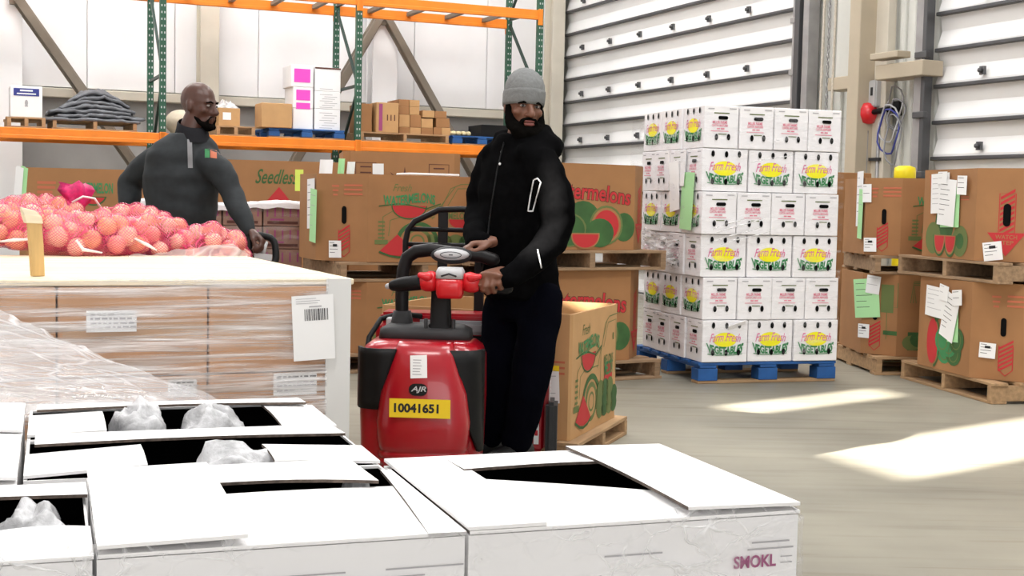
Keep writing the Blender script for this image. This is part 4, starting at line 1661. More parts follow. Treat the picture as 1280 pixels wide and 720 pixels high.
# tiller head with two grips
HX, HY, HZ = 0.10, -0.02, 0.848
m = MB()
m.loft([rring(0.092, 0.10, HZ - 0.062, HY, 0.02), rring(0.104, 0.125, HZ - 0.045, HY, 0.025), rring(0.106, 0.128, HZ - 0.005, HY, 0.025), rring(0.102, 0.118, HZ + 0.02, HY, 0.025)], 0)
for v in range(len(m.v)):
    m.v[v] = (m.v[v][0] + HX, m.v[v][1], m.v[v][2])
head = m.build('tiller_head', REDB, truck)
m = MB()
m.loft([rring(0.108, 0.125, HZ + 0.016, HY, 0.025), rring(0.108, 0.12, HZ + 0.042, HY, 0.025), rring(0.092, 0.095, HZ + 0.058, HY, 0.02)], 0)
for v in range(len(m.v)):
    m.v[v] = (m.v[v][0] + HX, m.v[v][1], m.v[v][2])
m.build('head_cap', LGREY, head)
m = MB()
m.tube([(HX - 0.03, HY - 0.063, HZ + 0.026), (HX, HY - 0.063, HZ + 0.036), (HX + 0.03, HY - 0.063, HZ + 0.026)], 0.004, 6)
m.build('cap_mark', DGREY, head)
for s in (-1, 1):
    m = MB()
    m.tube([(HX + s * 0.05, HY, HZ), (HX + s * 0.075, HY, HZ + 0.002), (HX + s * 0.10, HY, HZ - 0.002), (HX + s * 0.125, HY, HZ - 0.004)], [0.034, 0.042, 0.038, 0.026], 14)
    m.tube([(HX + s * 0.085, HY - 0.03, HZ + 0.02), (HX + s * 0.115, HY - 0.035, HZ + 0.026)], [0.02, 0.012], 10, round_ends=True)
    m.build('thumb_control', REDB, truck)
    m = MB()
    m.tube([(HX + s * 0.12, HY, HZ - 0.004), (HX + s * 0.19, HY + 0.005, HZ - 0.014), (HX + s * 0.225, HY + 0.015, HZ - 0.020)], [0.031, 0.029, 0.023], 12, round_ends=True)
    m.build('grip', BLACK, truck)
m = MB()
m.tube([(HX - 0.225, HY + 0.015, HZ - 0.020), (HX - 0.25, HY + 0.018, HZ - 0.024)], 0.012, 10, round_ends=True)
m.build('grip_tip', LGREY, truck)
# grab bar hoop
m = MB()
arc = [(-0.105, 0.10, 0.64), (-0.108, 0.105, 0.78), (-0.105, 0.11, 0.88), (-0.09, 0.11, 0.935), (-0.055, 0.11, 0.960), (0.0, 0.108, 0.968), (0.06, 0.10, 0.962), (0.13, 0.095, 0.955), (0.21, 0.095, 0.95), (0.26, 0.10, 0.935)]
m.tube(arc, 0.027, 12, round_ends=True)
m.build('grab_bar', BLACKT, truck)
m = MB()
m.loft([rring(0.11, 0.09, 0.625, 0.10, 0.03), rring(0.09, 0.075, 0.67, 0.10, 0.03), rring(0.07, 0.065, 0.72, 0.10, 0.025)], 0)
for v in range(len(m.v)):
    m.v[v] = (m.v[v][0] - 0.105, m.v[v][1], m.v[v][2])
m.build('grab_bar_foot', DGREY, truck)
m = MB()
m.ell((0.095, 0.085, 0.950), (0.088, 0.045, 0.036))
pad = m.build('control_pad', DGREY, truck)
m = MB()
m.ell((0.095, 0.062, 0.953), (0.072, 0.030, 0.025))
m.build('pad_face', LGREY, pad)
pr = Print((0.095, 0.0315, 0.953), (1, 0, 0), off=0.003)
pr.ring(0, 0, 0.042, 0.012, 0.003, 0)
pr.rect(0, 0, 0.016, 0.004, 0)
pr.build('pad_mark', DGREY, pad)
# platform, battery box, backrest, forks
m = MB()
m.box((0.05, 0.36, 0.048), (0.62, 0.42, 0.045))
m.build('platform', DGREY, truck, 0.01)
m = MB()
m.box((0.10, 0.655, 0.35), (0.77, 0.22, 0.58))
bb = m.build('battery_box', RED, truck, 0.03, 3)
m = MB()
m.box((0.10, 0.655, 0.655), (0.73, 0.19, 0.035))
m.build('battery_lid', RED, bb, 0.012, 2)
m = MB()
m.box((0.10, 0.54, 0.50), (0.64, 0.02, 0.16))
m.build('back_pad', BLACK, bb, 0.012, 2)
m = MB()
m.box((0.05, 0.54, 0.615), (0.30, 0.05, 0.06))
m.build('grey_ledge', MGREY, bb, 0.015, 2)
m = MB()
m.box((0.50, 0.60, 0.17), (0.05, 0.18, 0.26))
m.build('corner_bumper', DGREY, truck, 0.015, 2)
pr = Print((0.486, 0.655, 0), (0, 1, 0), off=0.004)
pr.strip([(-0.11, 0.06), (-0.09, 0.40)], 0.028, 0)
pr.rect(0.06, 0.38, 0.07, 0.16, 0, 0)
lines_block(pr, 0.06, 0.43, 0.05, 7, 0.018, 0.005, 1, 1, 2)
pr.build('side_decals', [PAPER, INKR], bb)
pr = Print((0.435, 0.545, 0), (1, 0, 0), off=0.004)
pr.rect(0.0, 0.34, 0.022, 0.46, 0, 0)
for k in range(7):
    pr.rect(0.0, 0.16 + 0.055 * k, 0.014, 0.024, 1, 1)
pr.build('edge_decal', [PAPER, INKR], bb)
m = MB()
fr = [(-0.19, 0.80, 0.30), (-0.19, 0.80, 0.98), (-0.18, 0.80, 1.03), (-0.15, 0.80, 1.07), (-0.04, 0.80, 1.125), (0.06, 0.80, 1.13), (0.36, 0.80, 1.125), (0.40, 0.80, 1.09), (0.405, 0.80, 0.30)]
m.tube(fr, 0.014, 8)
bk = m.build('load_backrest', BLACKT, truck)
for z in (0.965, 1.035):
    m = MB()
    m.tube([(-0.185, 0.80, z), (0.40, 0.80, z)], 0.011, 8)
    m.build('rail', BLACKT, bk)
for x in (-0.02, 0.15):
    m = MB()
    m.box((x, 0.805, 0.73), (0.045, 0.02, 0.82))
    m.build('backrest_bar', BLACKT, bk, 0.004)
for x in (-0.17, 0.21):
    m = MB()
    m.box((x, 0.86, 0.035), (0.16, 0.2, 0.03))
    m.build('fork', DGREY, truck, 0.008)
# cable and connector at the left
m = MB()
m.tube([(-0.08, 0.54, 0.66), (-0.17, 0.48, 0.675), (-0.24, 0.42, 0.655), (-0.28, 0.36, 0.58), (-0.285, 0.30, 0.48), (-0.275, 0.24, 0.40), (-0.25, 0.17, 0.35)], 0.012, 8)
m.build('power_cable', BLACK, truck)
m = MB()
m.box((-0.175, 0.32, 0.635), (0.05, 0.04, 0.075))
m.build('connector', LGREY, truck, 0.006)

# the load: open bin on a pallet over the forks
GRZ = R(-20)
gx = Vector((math.cos(GRZ), math.sin(GRZ), 0))
gy = Vector((-math.sin(GRZ), math.cos(GRZ), 0))
GW, GD = 0.95, 0.76
cG = Vector((0.275, 5.92, 0)) - gx * GW / 2 + gy * GD / 2
pallet(pallet_proto(0.86, 1.02, WOOD, 0.092, 6), (cG.x + 0.02, cG.y, 0.0), GRZ + math.pi / 2, 'wooden pallet in front of the forks under the open bin')


def fG(pr, h):
    print_truck(pr, h, 0.95, True)


def fGc(pr, h):
    for k in range(3):
        pr.rect(0.40, h * (0.62 - 0.045 * k), 0.09, 0.010, iRT, 1)
    paper(pr.lab, 0.385, h * 0.44, 0.075, 0.17, iP, 0.05, 0, 5, 2)
    pr.lab.rect(0.383, h * 0.44 + 0.075, 0.075, 0.025, iY, 1)


melon_bin('open melon bin riding on the pallet truck forks', (cG.x, cG.y, 0.093), GRZ, 0.575, (('right', fG), ('front', fGc)), mt=CARD2, W=GW, D=GD, c=0.012)


# ------------------------------------------------------------------ people
SKIN1 = mat('skin_brown', (0.17, 0.068, 0.038), 0.5, var=0.12, scale=30)
SKIN2 = mat('skin_deep_brown', (0.085, 0.035, 0.024), 0.4, var=0.15, scale=30)
JACKB = mat('black_fleece', (0.003, 0.003, 0.0033), 0.95, var=0.25, scale=40, spec=0.02)
TROU = mat('navy_black_trousers', (0.0022, 0.0025, 0.005), 0.95, spec=0.02)
SHIRT2 = mat('charcoal_pullover', (0.024, 0.028, 0.031), 0.75, var=0.2, scale=25, spec=0.3)
COLLAR2 = mat('dark_collar', (0.010, 0.010, 0.013), 0.8, spec=0.25)
BEANIE = mat('grey_knit', (0.20, 0.205, 0.205), 0.9, var=0.10, scale=60, bump=0.25, spec=0.2)
HAIRB = mat('black_beard', (0.004, 0.0035, 0.003), 1.0, spec=0.03)
EYEW = mat('eye_white', (0.36, 0.32, 0.30), 0.3)
EYED = mat('eye_dark', (0.012, 0.008, 0.006), 0.2)
LIPS = mat('lips', (0.22, 0.065, 0.055), 0.5)
SHOE = mat('black_shoe', (0.008, 0.008, 0.008), 0.5)


KS = 1.0


def axes(fwd, up=(0, 0, 1)):
    """head-local x = its own right-hand side seen from behind, y = forward, z = up"""
    y = Vector(fwd).normalized()
    z = Vector(up)
    z = (z - y * z.dot(y)).normalized()
    x = y.cross(z)
    return Matrix((x, y, z)).transposed()


def add_head(m, c, M, k=1.0, ears=True):
    T = lambda p: c + M @ (Vector(p) * k)
    E = lambda p, r, rot=None: m.ell(T(p), [q * k for q in r], M @ rot if rot else M)
    E((0, -0.012, 0.030), (0.076, 0.098, 0.092))            # cranium
    E((0, 0.012, -0.020), (0.066, 0.078, 0.088))            # face mass
    E((0, 0.030, -0.072), (0.052, 0.056, 0.044))            # jaw
    E((0, 0.066, -0.098), (0.025, 0.022, 0.020))            # chin
    E((0, 0.072, 0.022), (0.055, 0.022, 0.015))             # brow
    for s in (-1, 1):
        E((s * 0.044, 0.060, -0.022), (0.022, 0.022, 0.020))   # cheek
        if ears:
            E((s * 0.078, -0.008, -0.008), (0.010, 0.020, 0.033), Matrix.Rotation(R(12), 3, 'X'))
    m.tube([T((0, 0.084, 0.014)), T((0, 0.100, -0.010)), T((0, 0.112, -0.030))], [0.010 * k, 0.012 * k, 0.016 * k], 10, round_ends=True)
    for s in (-1, 1):
        E((s * 0.013, 0.098, -0.034), (0.011, 0.012, 0.009))
    E((0, 0.088, -0.060), (0.027, 0.014, 0.008))            # upper lip
    E((0, 0.086, -0.074), (0.023, 0.013, 0.008))            # lower lip


def hand(m, wrist, fwd, palm, side, curl, size=1.0, thumb=0.5, spread=0.0):
    """fwd: wrist to knuckles, palm: palm normal, side: towards the thumb; curl: bend at the three finger joints"""
    f, p = Vector(fwd).normalized(), Vector(palm).normalized()
    s = Vector(side)
    s = (s - f * s.dot(f)).normalized()
    p = (p - f * p.dot(f) - s * p.dot(s)).normalized()
    w = Vector(wrist)
    k = size
    P = lambda a, b, c: w + f * a * k + s * b * k + p * c * k
    # palm as a flattened loft
    rings = []
    for a, hw, th, cb in ((-0.02, 0.026, 0.021, 0.0), (0.01, 0.030, 0.020, 0.002), (0.045, 0.041, 0.018, 0.004), (0.080, 0.043, 0.014, 0.0), (0.092, 0.040, 0.010, 0.0)):
        rings.append([P(a, cb + hw * math.cos(2 * math.pi * j / 14), th * math.sin(2 * math.pi * j / 14)) for j in range(14)])
    m.loft(rings)
    for off, ln, base in ((0.031, 0.040, 0.086), (0.0105, 0.045, 0.090), (-0.0105, 0.042, 0.087), (-0.031, 0.034, 0.080)):
        d = f.copy()
        q = p.copy()
        pos = P(base - 0.012, off, -0.002)
        pts = [pos]
        rad = [0.0095 * k]
        d2 = (d + s * spread * off * 8).normalized()
        for seg, (c, L, r) in enumerate(zip(curl, (ln, ln * 0.66, ln * 0.5), (0.0094, 0.0086, 0.0074))):
            a = R(c)
            d3 = d2 * math.cos(a) + q * math.sin(a)
            q = q * math.cos(a) - d2 * math.sin(a)
            d2 = d3
            pos = pos + d2 * L * k
            pts.append(pos)
            rad.append(r * k)
        m.tube(pts, rad, 8, round_ends=True)
    # thumb leaves the side of the palm near its base
    a0 = P(0.020, 0.026, 0.006)
    a1 = P(0.048, 0.052 - 0.012 * thumb, 0.012 + 0.018 * thumb)
    a2 = P(0.078, 0.058 - 0.030 * thumb, 0.016 + 0.030 * thumb)
    a3 = P(0.100, 0.056 - 0.044 * thumb, 0.016 + 0.034 * thumb)
    m.tube([a0, a1, a2, a3], [0.015 * k, 0.012 * k, 0.0105 * k, 0.0085 * k], 8, round_ends=True)


def torso_rings(sp, sidev, fwdv, n=24):
    rings = []
    for (c, a, b) in sp:
        a, b = a * KS, b * KS
        rings.append([c + sidev * a * math.copysign(abs(math.cos(t)) ** 0.85, math.cos(t)) + fwdv * b * math.copysign(abs(math.sin(t)) ** 0.9, math.sin(t)) for t in [2 * math.pi * j / n for j in range(n)]])
    return rings


def limb(m, pts, rad, n=14):
    """smooth chain through joints"""
    P, Q = [], []
    for i in range(len(pts) - 1):
        for k in range(4):
            t = k / 4
            p0, p1, p2, p3 = pts[max(i - 1, 0)], pts[i], pts[i + 1], pts[min(i + 2, len(pts) - 1)]
            c = 0.5 * ((2 * p1) + (p2 - p0) * t + (2 * p0 - 5 * p1 + 4 * p2 - p3) * t * t + (3 * p1 - p0 - 3 * p2 + p3) * t ** 3)
            P.append(c)
            Q.append((rad[i] * (1 - t) + rad[i + 1] * t) * KS)
    P.append(pts[-1])
    Q.append(rad[-1] * KS)
    m.tube(P, Q, n, round_ends=True)


def shoe(m, ankle, fwd, zf):
    f = Vector(fwd).normalized()
    s = f.cross(Vector((0, 0, 1)))
    rings = []
    base = Vector((ankle.x, ankle.y, zf))
    for a, hw, h in ((-0.085, 0.022, 0.05), (-0.07, 0.036, 0.085), (-0.02, 0.040, 0.105), (0.05, 0.043, 0.085), (0.12, 0.047, 0.06), (0.17, 0.038, 0.045), (0.195, 0.018, 0.03)):
        ring = []
        for j in range(12):
            t = 2 * math.pi * j / 12
            z = h / 2 + h / 2 * math.sin(t)
            ring.append(base + f * a + s * hw * math.copysign(abs(math.cos(t)) ** 0.7, math.cos(t)) + Vector((0, 0, z)))
        rings.append(ring)
    m.loft(rings)


def surf_strip(bvh, pts, r, mt, name, parent, lift=0.002, n=6):
    """piping laid on a garment: photo points are dropped onto the cloth along the sight line"""
    out = []
    C = Vector((0, 0, CAMH))
    for i in range(len(pts) - 1):
        for k in range(6):
            t = k / 6
            px, py = pts[i][0] * (1 - t) + pts[i + 1][0] * t, pts[i][1] * (1 - t) + pts[i + 1][1] * t
            v = pix_ray(px, py).normalized()
            h = bvh.ray_cast(C, v)
            if h[0] is not None:
                out.append(h[0] - v * lift)
    if len(out) > 2:
        m = MB()
        m.tube(out, r, n)
        return m.build(name, mt, parent)


def surf_patch(bvh, quad, mt, name, parent, nu=8, nv=6, lift=0.003):
    C = Vector((0, 0, CAMH))
    m = MB()

    def fn(u, v):
        a = [quad[0][i] * (1 - u) + quad[1][i] * u for i in (0, 1)]
        b = [quad[3][i] * (1 - u) + quad[2][i] * u for i in (0, 1)]
        px, py = [a[i] * (1 - v) + b[i] * v for i in (0, 1)]
        d = pix_ray(px, py).normalized()
        h = bvh.ray_cast(C, d)
        return (h[0] - d * lift) if h[0] is not None else C + d * 6
    m.grid(fn, nu, nv)
    return m.build(name, mt, parent)


def bvh_of(me):
    return BVHTree.FromPolygons([v.co for v in me.vertices], [tuple(p.vertices) for p in me.polygons])


# ---------------- operator at the truck
DM = 5.5
KS = 0.945
Fm = Vector((-0.80, -0.60, 0)).normalized()
Lm = Vector((-Fm.y, Fm.x, 0))                       # his left
PLATZ = 0.087
hip = at(652, 366, DM)
waist = at(648, 320, DM)
chest = at(646, 240, DM)
neck = at(648, 186, DM)
headc = at(655, 134, DM - 0.03)
Ls = at(683, 204, DM - 0.16)
Rs = at(613, 200, DM + 0.15)
Le = at(694, 292, DM - 0.20)
# grips on the truck in world space
TM = Matrix.Translation(TO) @ Matrix.Rotation(TRZ, 4, 'Z') @ Matrix.Scale(TSC, 4)
gripR = TM @ Vector((HX + 0.150, HY + 0.003, HZ - 0.008))
gripdir = (TM.to_3x3() @ Vector((1, 0.15, -0.1))).normalized()
padP = TM @ Vector((0.165, 0.095, 0.955))
Lw = at(634, 349, gripR.y - 0.02)
Re = at(598, 268, DM + 0.10)
Rw = at(594, 303, padP.y + 0.06)
ankL = at(645, 588, DM - 0.08)
ankR = at(610, 588, DM + 0.02)
ankL.z = ankR.z = PLATZ + 0.09
kneeL = at(664, 470, DM - 0.16)
kneeR = at(622, 474, DM - 0.04)
hipL = at(676, 378, DM - 0.09)
hipR = at(632, 378, DM + 0.09)

sk = MB()
hm_ = axes(Vector((0.30, -0.95, -0.06)), (0.05, 0, 1)) * 0.955
add_head(sk, headc, hm_, 1.0)
limb(sk, [chest, neck + Vector((0, 0, 0.02)), headc - Vector((0, 0, 0.06))], [0.07, 0.058, 0.054])
sk.loft(torso_rings([(hip, 0.15, 0.10), (waist, 0.14, 0.10), (chest, 0.16, 0.10), (neck - Vector((0, 0, 0.05)), 0.14, 0.075), (neck, 0.06, 0.05)], Lm, Fm))
limb(sk, [Ls, Le, Lw], [0.05, 0.042, 0.030])
limb(sk, [Rs, Re, Rw], [0.05, 0.042, 0.030])
limb(sk, [hipL, kneeL, ankL], [0.075, 0.05, 0.04])
limb(sk, [hipR, kneeR, ankR], [0.075, 0.05, 0.04])
# left hand closes round the tiller grip: palm down on it, knuckles towards the camera
fdir = (gripR - Lw)
fdir = Vector((-0.45, -0.55, 0.10))
wristL = gripR + Vector((0.035, 0.045, 0.045)) - Vector((-0.3, -0.5, 0)).normalized() * 0.02
hand(sk, wristL, Vector((-0.35, -0.85, -0.05)), Vector((-0.05, 0.1, -1)), Vector((-0.85, 0.3, 0.0)), (58, 75, 45), 1.2, 0.9)
limb(sk, [Lw, (Lw + wristL) / 2 + Vector((0, 0, 0.006)), wristL], [0.030, 0.028, 0.026])
# right hand rests on the control pad
wristR = padP + Vector((0.085, 0.05, 0.05))
hand(sk, wristR, Vector((-0.95, -0.25, -0.10)), Vector((0, 0.05, -1)), Vector((0.1, -1, 0)), (28, 38, 25), 1.0, 0.4)
limb(sk, [Rw, wristR], [0.030, 0.026])
body1 = link('person', remeshed(sk, 'person', SKIN1, 0.0056, 2))
tag(body1, 'person in black jacket and grey beanie gripping the red truck handle', 'person')
# eyes, lips
for s in (-1, 1):
    e = MB()
    e.ell(headc + hm_ @ Vector((s * 0.031, 0.0795, 0.004)), (0.0125, 0.010, 0.006), hm_)
    eo = e.build('eye', EYEW, body1)
    e = MB()
    e.ell(headc + hm_ @ Vector((s * 0.031 + 0.003, 0.0885, 0.004)), (0.0058, 0.003, 0.0062), hm_)
    e.build('iris', EYED, eo)
    e = MB()
    e.tube([headc + hm_ @ Vector((s * 0.014, 0.0925, 0.017)), headc + hm_ @ Vector((s * 0.032, 0.0915, 0.020)), headc + hm_ @ Vector((s * 0.052, 0.077, 0.013))], [0.005, 0.006, 0.003], 8)
    e.build('eyebrow', HAIRB, body1)
e = MB()
for z, ry in ((-0.060, 0.006), (-0.073, 0.008)):
    e.ell(headc + hm_ @ Vector((0, 0.0945, z)), (0.024, 0.010, ry), hm_)
e.build('lips', LIPS, body1)
# beard
b = MB()
T = lambda p: headc + hm_ @ Vector(p)
E = lambda p, r: b.ell(T(p), r, hm_)
E((0, 0.058, -0.118), (0.052, 0.048, 0.040))
E((0, 0.040, -0.150), (0.045, 0.042, 0.045))
for s in (-1, 1):
    b.tube([T((s * 0.071, 0.004, 0.012)), T((s * 0.070, 0.014, -0.03)), T((s * 0.062, 0.032, -0.070)), T((s * 0.044, 0.064, -0.098)), T((s * 0.02, 0.082, -0.110))], [0.012, 0.020, 0.028, 0.030, 0.028], 10, round_ends=True)
    b.tube([T((0.0, 0.101, -0.048)), T((s * 0.022, 0.096, -0.051)), T((s * 0.037, 0.080, -0.070)), T((s * 0.040, 0.072, -0.090))], [0.007, 0.0075, 0.011, 0.014], 8, round_ends=True)
b.tube([T((0, 0.095, -0.088)), T((0, 0.094, -0.105))], [0.012, 0.022], 8, round_ends=True)
link('beard', remeshed(b, 'beard', HAIRB, 0.006, 2, (0.004, 60, (1, 1, 1))), body1)
# beanie: dome with a turned-up cuff
bn = MB()
prof = [(-0.012, 0.990, 1.0), (0.015, 1.04, 1.03), (0.045, 1.05, 1.04), (0.075, 1.0, 1.0), (0.105, 0.86, 0.87), (0.128, 0.62, 0.64), (0.142, 0.34, 0.36), (0.147, 0.06, 0.06)]
rings = []
for z, a, c in prof:
    rings.append([headc + hm_ @ Vector((0.083 * a * math.cos(t), -0.012 + 0.107 * c * math.sin(t) + (-0.10 * max(0, z - 0.08)), z + 0.022 - 0.015 * -math.sin(t) * max(0.0, 1 - z / 0.09))) for t in [2 * math.pi * j / 28 for j in range(28)]])
bn.loft(rings)
beanie = bn.build('beanie', BEANIE, body1)
bn = MB()
rings = []
for z, a in ((-0.030, 0.99), (-0.034, 1.045), (-0.02, 1.075), (0.02, 1.085), (0.030, 1.07), (0.034, 1.02)):
    rings.append([headc + hm_ @ Vector((0.083 * a * math.cos(t), -0.012 + 0.107 * a * math.sin(t), z + 0.036 + 0.012 * math.sin(t))) for t in [2 * math.pi * j / 28 for j in range(28)]])
bn.loft(rings, caps=False)
bn.build('beanie_cuff', BEANIE, beanie)
# jacket
j = MB()
up = Vector((0, 0, 1))
j.loft(torso_rings([(hip + up * -0.02, 0.178, 0.148), (hip + up * 0.01, 0.184, 0.152), (waist, 0.180, 0.150), ((waist + chest) / 2, 0.186, 0.150), (chest, 0.192, 0.145), (at(648, 203, DM), 0.190, 0.120), (at(648, 184, DM), 0.15, 0.10), (at(649, 168, DM), 0.09, 0.088)], Lm, Fm))
cuffL = Lw + (wristL - Lw) * 0.7
limb(j, [Ls + Vector((-0.02, 0.01, -0.015)), (Ls + Le) / 2 + Vector((0.022, -0.02, 0)), Le, (Le + Lw) / 2 + Vector((0.006, -0.01, -0.012)), Lw, Lw + (wristL - Lw) * 0.45], [0.086, 0.080, 0.074, 0.060, 0.046, 0.040])
limb(j, [Rs + Vector((0.02, 0, -0.015)), (Rs + Re) / 2, Re, Rw, Rw + (wristR - Rw) * 0.55], [0.086, 0.074, 0.066, 0.048, 0.040])
# hood and collar
for k in range(15):
    a = R(-115 + 230 * k / 14)
    c = at(651, 176, DM) + (-Fm * math.cos(a) + Lm * math.sin(a)) * 0.10 + up * (0.030 - 0.055 * (1 - math.cos(a)) / 2)
    j.ell(c, (0.036, 0.036, 0.05), nu=10, nv=8)
    j.ell(c + (-Fm * math.cos(a) + Lm * math.sin(a)) * 0.035 - up * 0.045, (0.05, 0.05, 0.05), nu=10, nv=8)
jm = remeshed(j, 'jacket', JACKB, 0.012, 4, (0.010, 11, (1, 1, 1.7)))
jacket = link('jacket', jm, body1)
bj = bvh_of(jm)
surf_strip(bj, [(667, 225), (663, 245), (660, 264), (666, 264), (671, 246), (676, 228), (672, 223), (667, 225)], 0.0032, SILVER, 'sleeve_piping', jacket)
surf_strip(bj, [(672, 312), (675, 325), (677, 337)], 0.003, SILVER, 'pocket_zip', jacket)
surf_strip(bj, [(630, 178), (622, 210), (614, 260), (606, 320), (602, 350)], 0.004, BLACK, 'front_zip', jacket)
C0 = Vector((0, 0, CAMH))
for px, py in ((625, 205), (627, 190)):
    h = bj.ray_cast(C0, pix_ray(px, py).normalized())
    if h[0] is not None:
        e = MB()
        e.ell(h[0], (0.006, 0.006, 0.006), nu=8, nv=6)
        e.build('snap_button', SILVER if py > 200 else DGREY, jacket)
# trousers
tr = MB()
tr.loft(torso_rings([(at(654, 400, DM), 0.15, 0.115), (hip, 0.165, 0.128), (waist + up * -0.05, 0.155, 0.12)], Lm, Fm))
limb(tr, [hipL, kneeL, ankL + up * 0.01], [0.102, 0.086, 0.072])
limb(tr, [hipR, kneeR, ankR + up * 0.01], [0.102, 0.086, 0.072])
link('trousers', remeshed(tr, 'trousers', TROU, 0.013, 3, (0.010, 9, (1, 1, 1.2))), body1)
for a_, f_ in ((ankL, Vector((-0.75, -0.66, 0))), (ankR, Vector((-0.85, -0.5, 0)))):
    s_ = MB()
    shoe(s_, a_, f_, PLATZ)
    s_.build('shoe', SHOE, body1)

# ---------------- bald man behind the onion bags
DB = 7.0
KS = 1.0
Fb = Vector((0.42, -0.91, 0)).normalized()
Lb = Vector((-Fb.y, Fb.x, 0))
hd = at(249, 132, DB)
hb = axes(Vector((0.93, -0.36, -0.10)))
nk = at(237, 172, DB)
ch = at(228, 222, DB)
ws = at(226, 272, DB + 0.02)
hp = at(228, 320, DB + 0.03)
LsB = at(266, 200, DB - 0.06)
RsB = at(190, 197, DB + 0.06)
LeB = at(288, 240, DB - 0.14)
LwB = at(310, 286, DB - 0.26)
ReB = at(163, 230, DB + 0.12)
RwB = at(160, 282, DB + 0.02)
sk = MB()
add_head(sk, hd, hb, 1.0)
limb(sk, [ch, nk, hd - Vector((0.01, 0, 0.05))], [0.075, 0.068, 0.062])
sk.loft(torso_rings([(hp, 0.15, 0.11), (ws, 0.15, 0.11), (ch, 0.17, 0.11), (nk - up * 0.03, 0.14, 0.08), (nk, 0.07, 0.06)], Lb, Fb))
limb(sk, [LsB, LeB, LwB], [0.052, 0.044, 0.030])
limb(sk, [RsB, ReB, RwB], [0.052, 0.044, 0.030])
legs = []
for s in (-1, 1):
    a0 = hp + Lb * 0.09 * s - up * 0.04
    k0 = hp + Lb * 0.10 * s + Fb * (0.06 + 0.06 * s) - up * 0.42
    n0 = Vector((hp.x, hp.y, 0.09)) + Lb * 0.10 * s + Fb * 0.14 * s
    legs.append((a0, k0, n0))
    limb(sk, [a0, k0, n0], [0.08, 0.055, 0.042])
jackP = LwB + Vector((0.085, -0.03, -0.055))         # crossbar of the pallet jack handle
hand(sk, LwB + Vector((0.015, -0.005, -0.012)), Vector((0.72, -0.2, -0.55)), Vector((-0.35, 0.1, -0.9)), Vector((0.1, -0.95, 0.2)), (45, 60, 40), 1.05, 0.8)
hand(sk, RwB, Vector((0.1, -0.1, -1)), Vector((0.7, 0.6, 0)), Vector((0.3, -0.9, 0)), (22, 28, 18), 1.05, 0.2)
body2 = link('person', remeshed(sk, 'person', SKIN2, 0.0075, 3))
tag(body2, 'bald person in charcoal pullover walking behind the onion bags', 'person')
for s in (-1, 1):
    e = MB()
    e.ell(hd + hb @ Vector((s * 0.031, 0.0795, 0.004)), (0.0125, 0.010, 0.006), hb)
    eo = e.build('eye', EYEW, body2)
    e = MB()
    e.ell(hd + hb @ Vector((s * 0.031, 0.0885, 0.004)), (0.0058, 0.003, 0.0062), hb)
    e.build('iris', EYED, eo)
    e = MB()
    e.tube([hd + hb @ Vector((s * 0.014, 0.0935, 0.020)), hd + hb @ Vector((s * 0.032, 0.0925, 0.025)), hd + hb @ Vector((s * 0.052, 0.078, 0.018))], [0.004, 0.005, 0.003], 8)
    e.build('eyebrow', HAIRB, body2)
b = MB()
T = lambda p: hd + hb @ Vector(p)
b.ell(T((0, 0.066, -0.106)), (0.040, 0.032, 0.024), hb)
for s in (-1, 1):
    b.tube([T((s * 0.060, 0.020, -0.06)), T((s * 0.050, 0.050, -0.088)), T((s * 0.028, 0.078, -0.104))], [0.008, 0.014, 0.017], 8, round_ends=True)
    b.tube([T((0.0, 0.101, -0.050)), T((s * 0.022, 0.095, -0.052)), T((s * 0.034, 0.084, -0.072)), T((s * 0.03, 0.080, -0.09))], [0.005, 0.006, 0.007, 0.010], 8, round_ends=True)
link('beard', remeshed(b, 'beard', HAIRB, 0.006, 2, (0.003, 60, (1, 1, 1))), body2)
j = MB()
j.loft(torso_rings([(hp - up * 0.02, 0.185, 0.15), (hp + up * 0.02, 0.19, 0.155), (ws, 0.186, 0.155), ((ws + ch) / 2, 0.192, 0.15), (ch, 0.205, 0.145), (at(230, 194, DB), 0.198, 0.128), (at(232, 180, DB), 0.165, 0.11), (at(235, 167, DB), 0.095, 0.085)], Lb, Fb))
limb(j, [LsB + Vector((-0.02, 0, -0.01)), (LsB + LeB) / 2 + Vector((0.012, -0.01, 0)), LeB, (LeB + LwB) / 2, LwB], [0.076, 0.070, 0.062, 0.053, 0.042])
limb(j, [RsB + Vector((0.02, 0, -0.01)), (RsB + ReB) / 2 + Vector((-0.01, 0, 0)), ReB, (ReB + RwB) / 2, RwB], [0.076, 0.072, 0.068, 0.058, 0.046])
jm2 = remeshed(j, 'pullover', SHIRT2, 0.012, 4, (0.012, 9, (1, 1, 1.5)))
pull = link('pullover', jm2, body2)
b2 = bvh_of(jm2)
c_ = MB()
rings = []
for z, r_ in ((-0.045, 0.094), (-0.01, 0.084), (0.025, 0.078), (0.032, 0.072)):
    rings.append([nk + Vector((0.012, 0, 0.045)) + Lb * r_ * math.cos(t) + Fb * (r_ * 1.0 * math.sin(t) + 0.01) + up * (z - 0.03 * math.sin(t)) for t in [2 * math.pi * k / 20 for k in range(20)]])
c_.loft(rings, caps=False)
c_.build('collar', COLLAR2, pull)
surf_patch(b2, [(234, 174), (240, 174), (241, 210), (235, 210)], MGREY, 'zip_placket', pull, 3, 10)
surf_patch(b2, [(256, 186), (262, 186), (262, 197), (256, 197)], INKG, 'chest_logo', pull, 4, 4)
surf_patch(b2, [(263, 187), (271, 188), (271, 198), (263, 197)], INKRT, 'chest_logo', pull, 4, 4)
tr = MB()
tr.loft(torso_rings([(hp - up * 0.12, 0.15, 0.115), (hp, 0.17, 0.13), (hp + up * 0.08, 0.16, 0.12)], Lb, Fb))
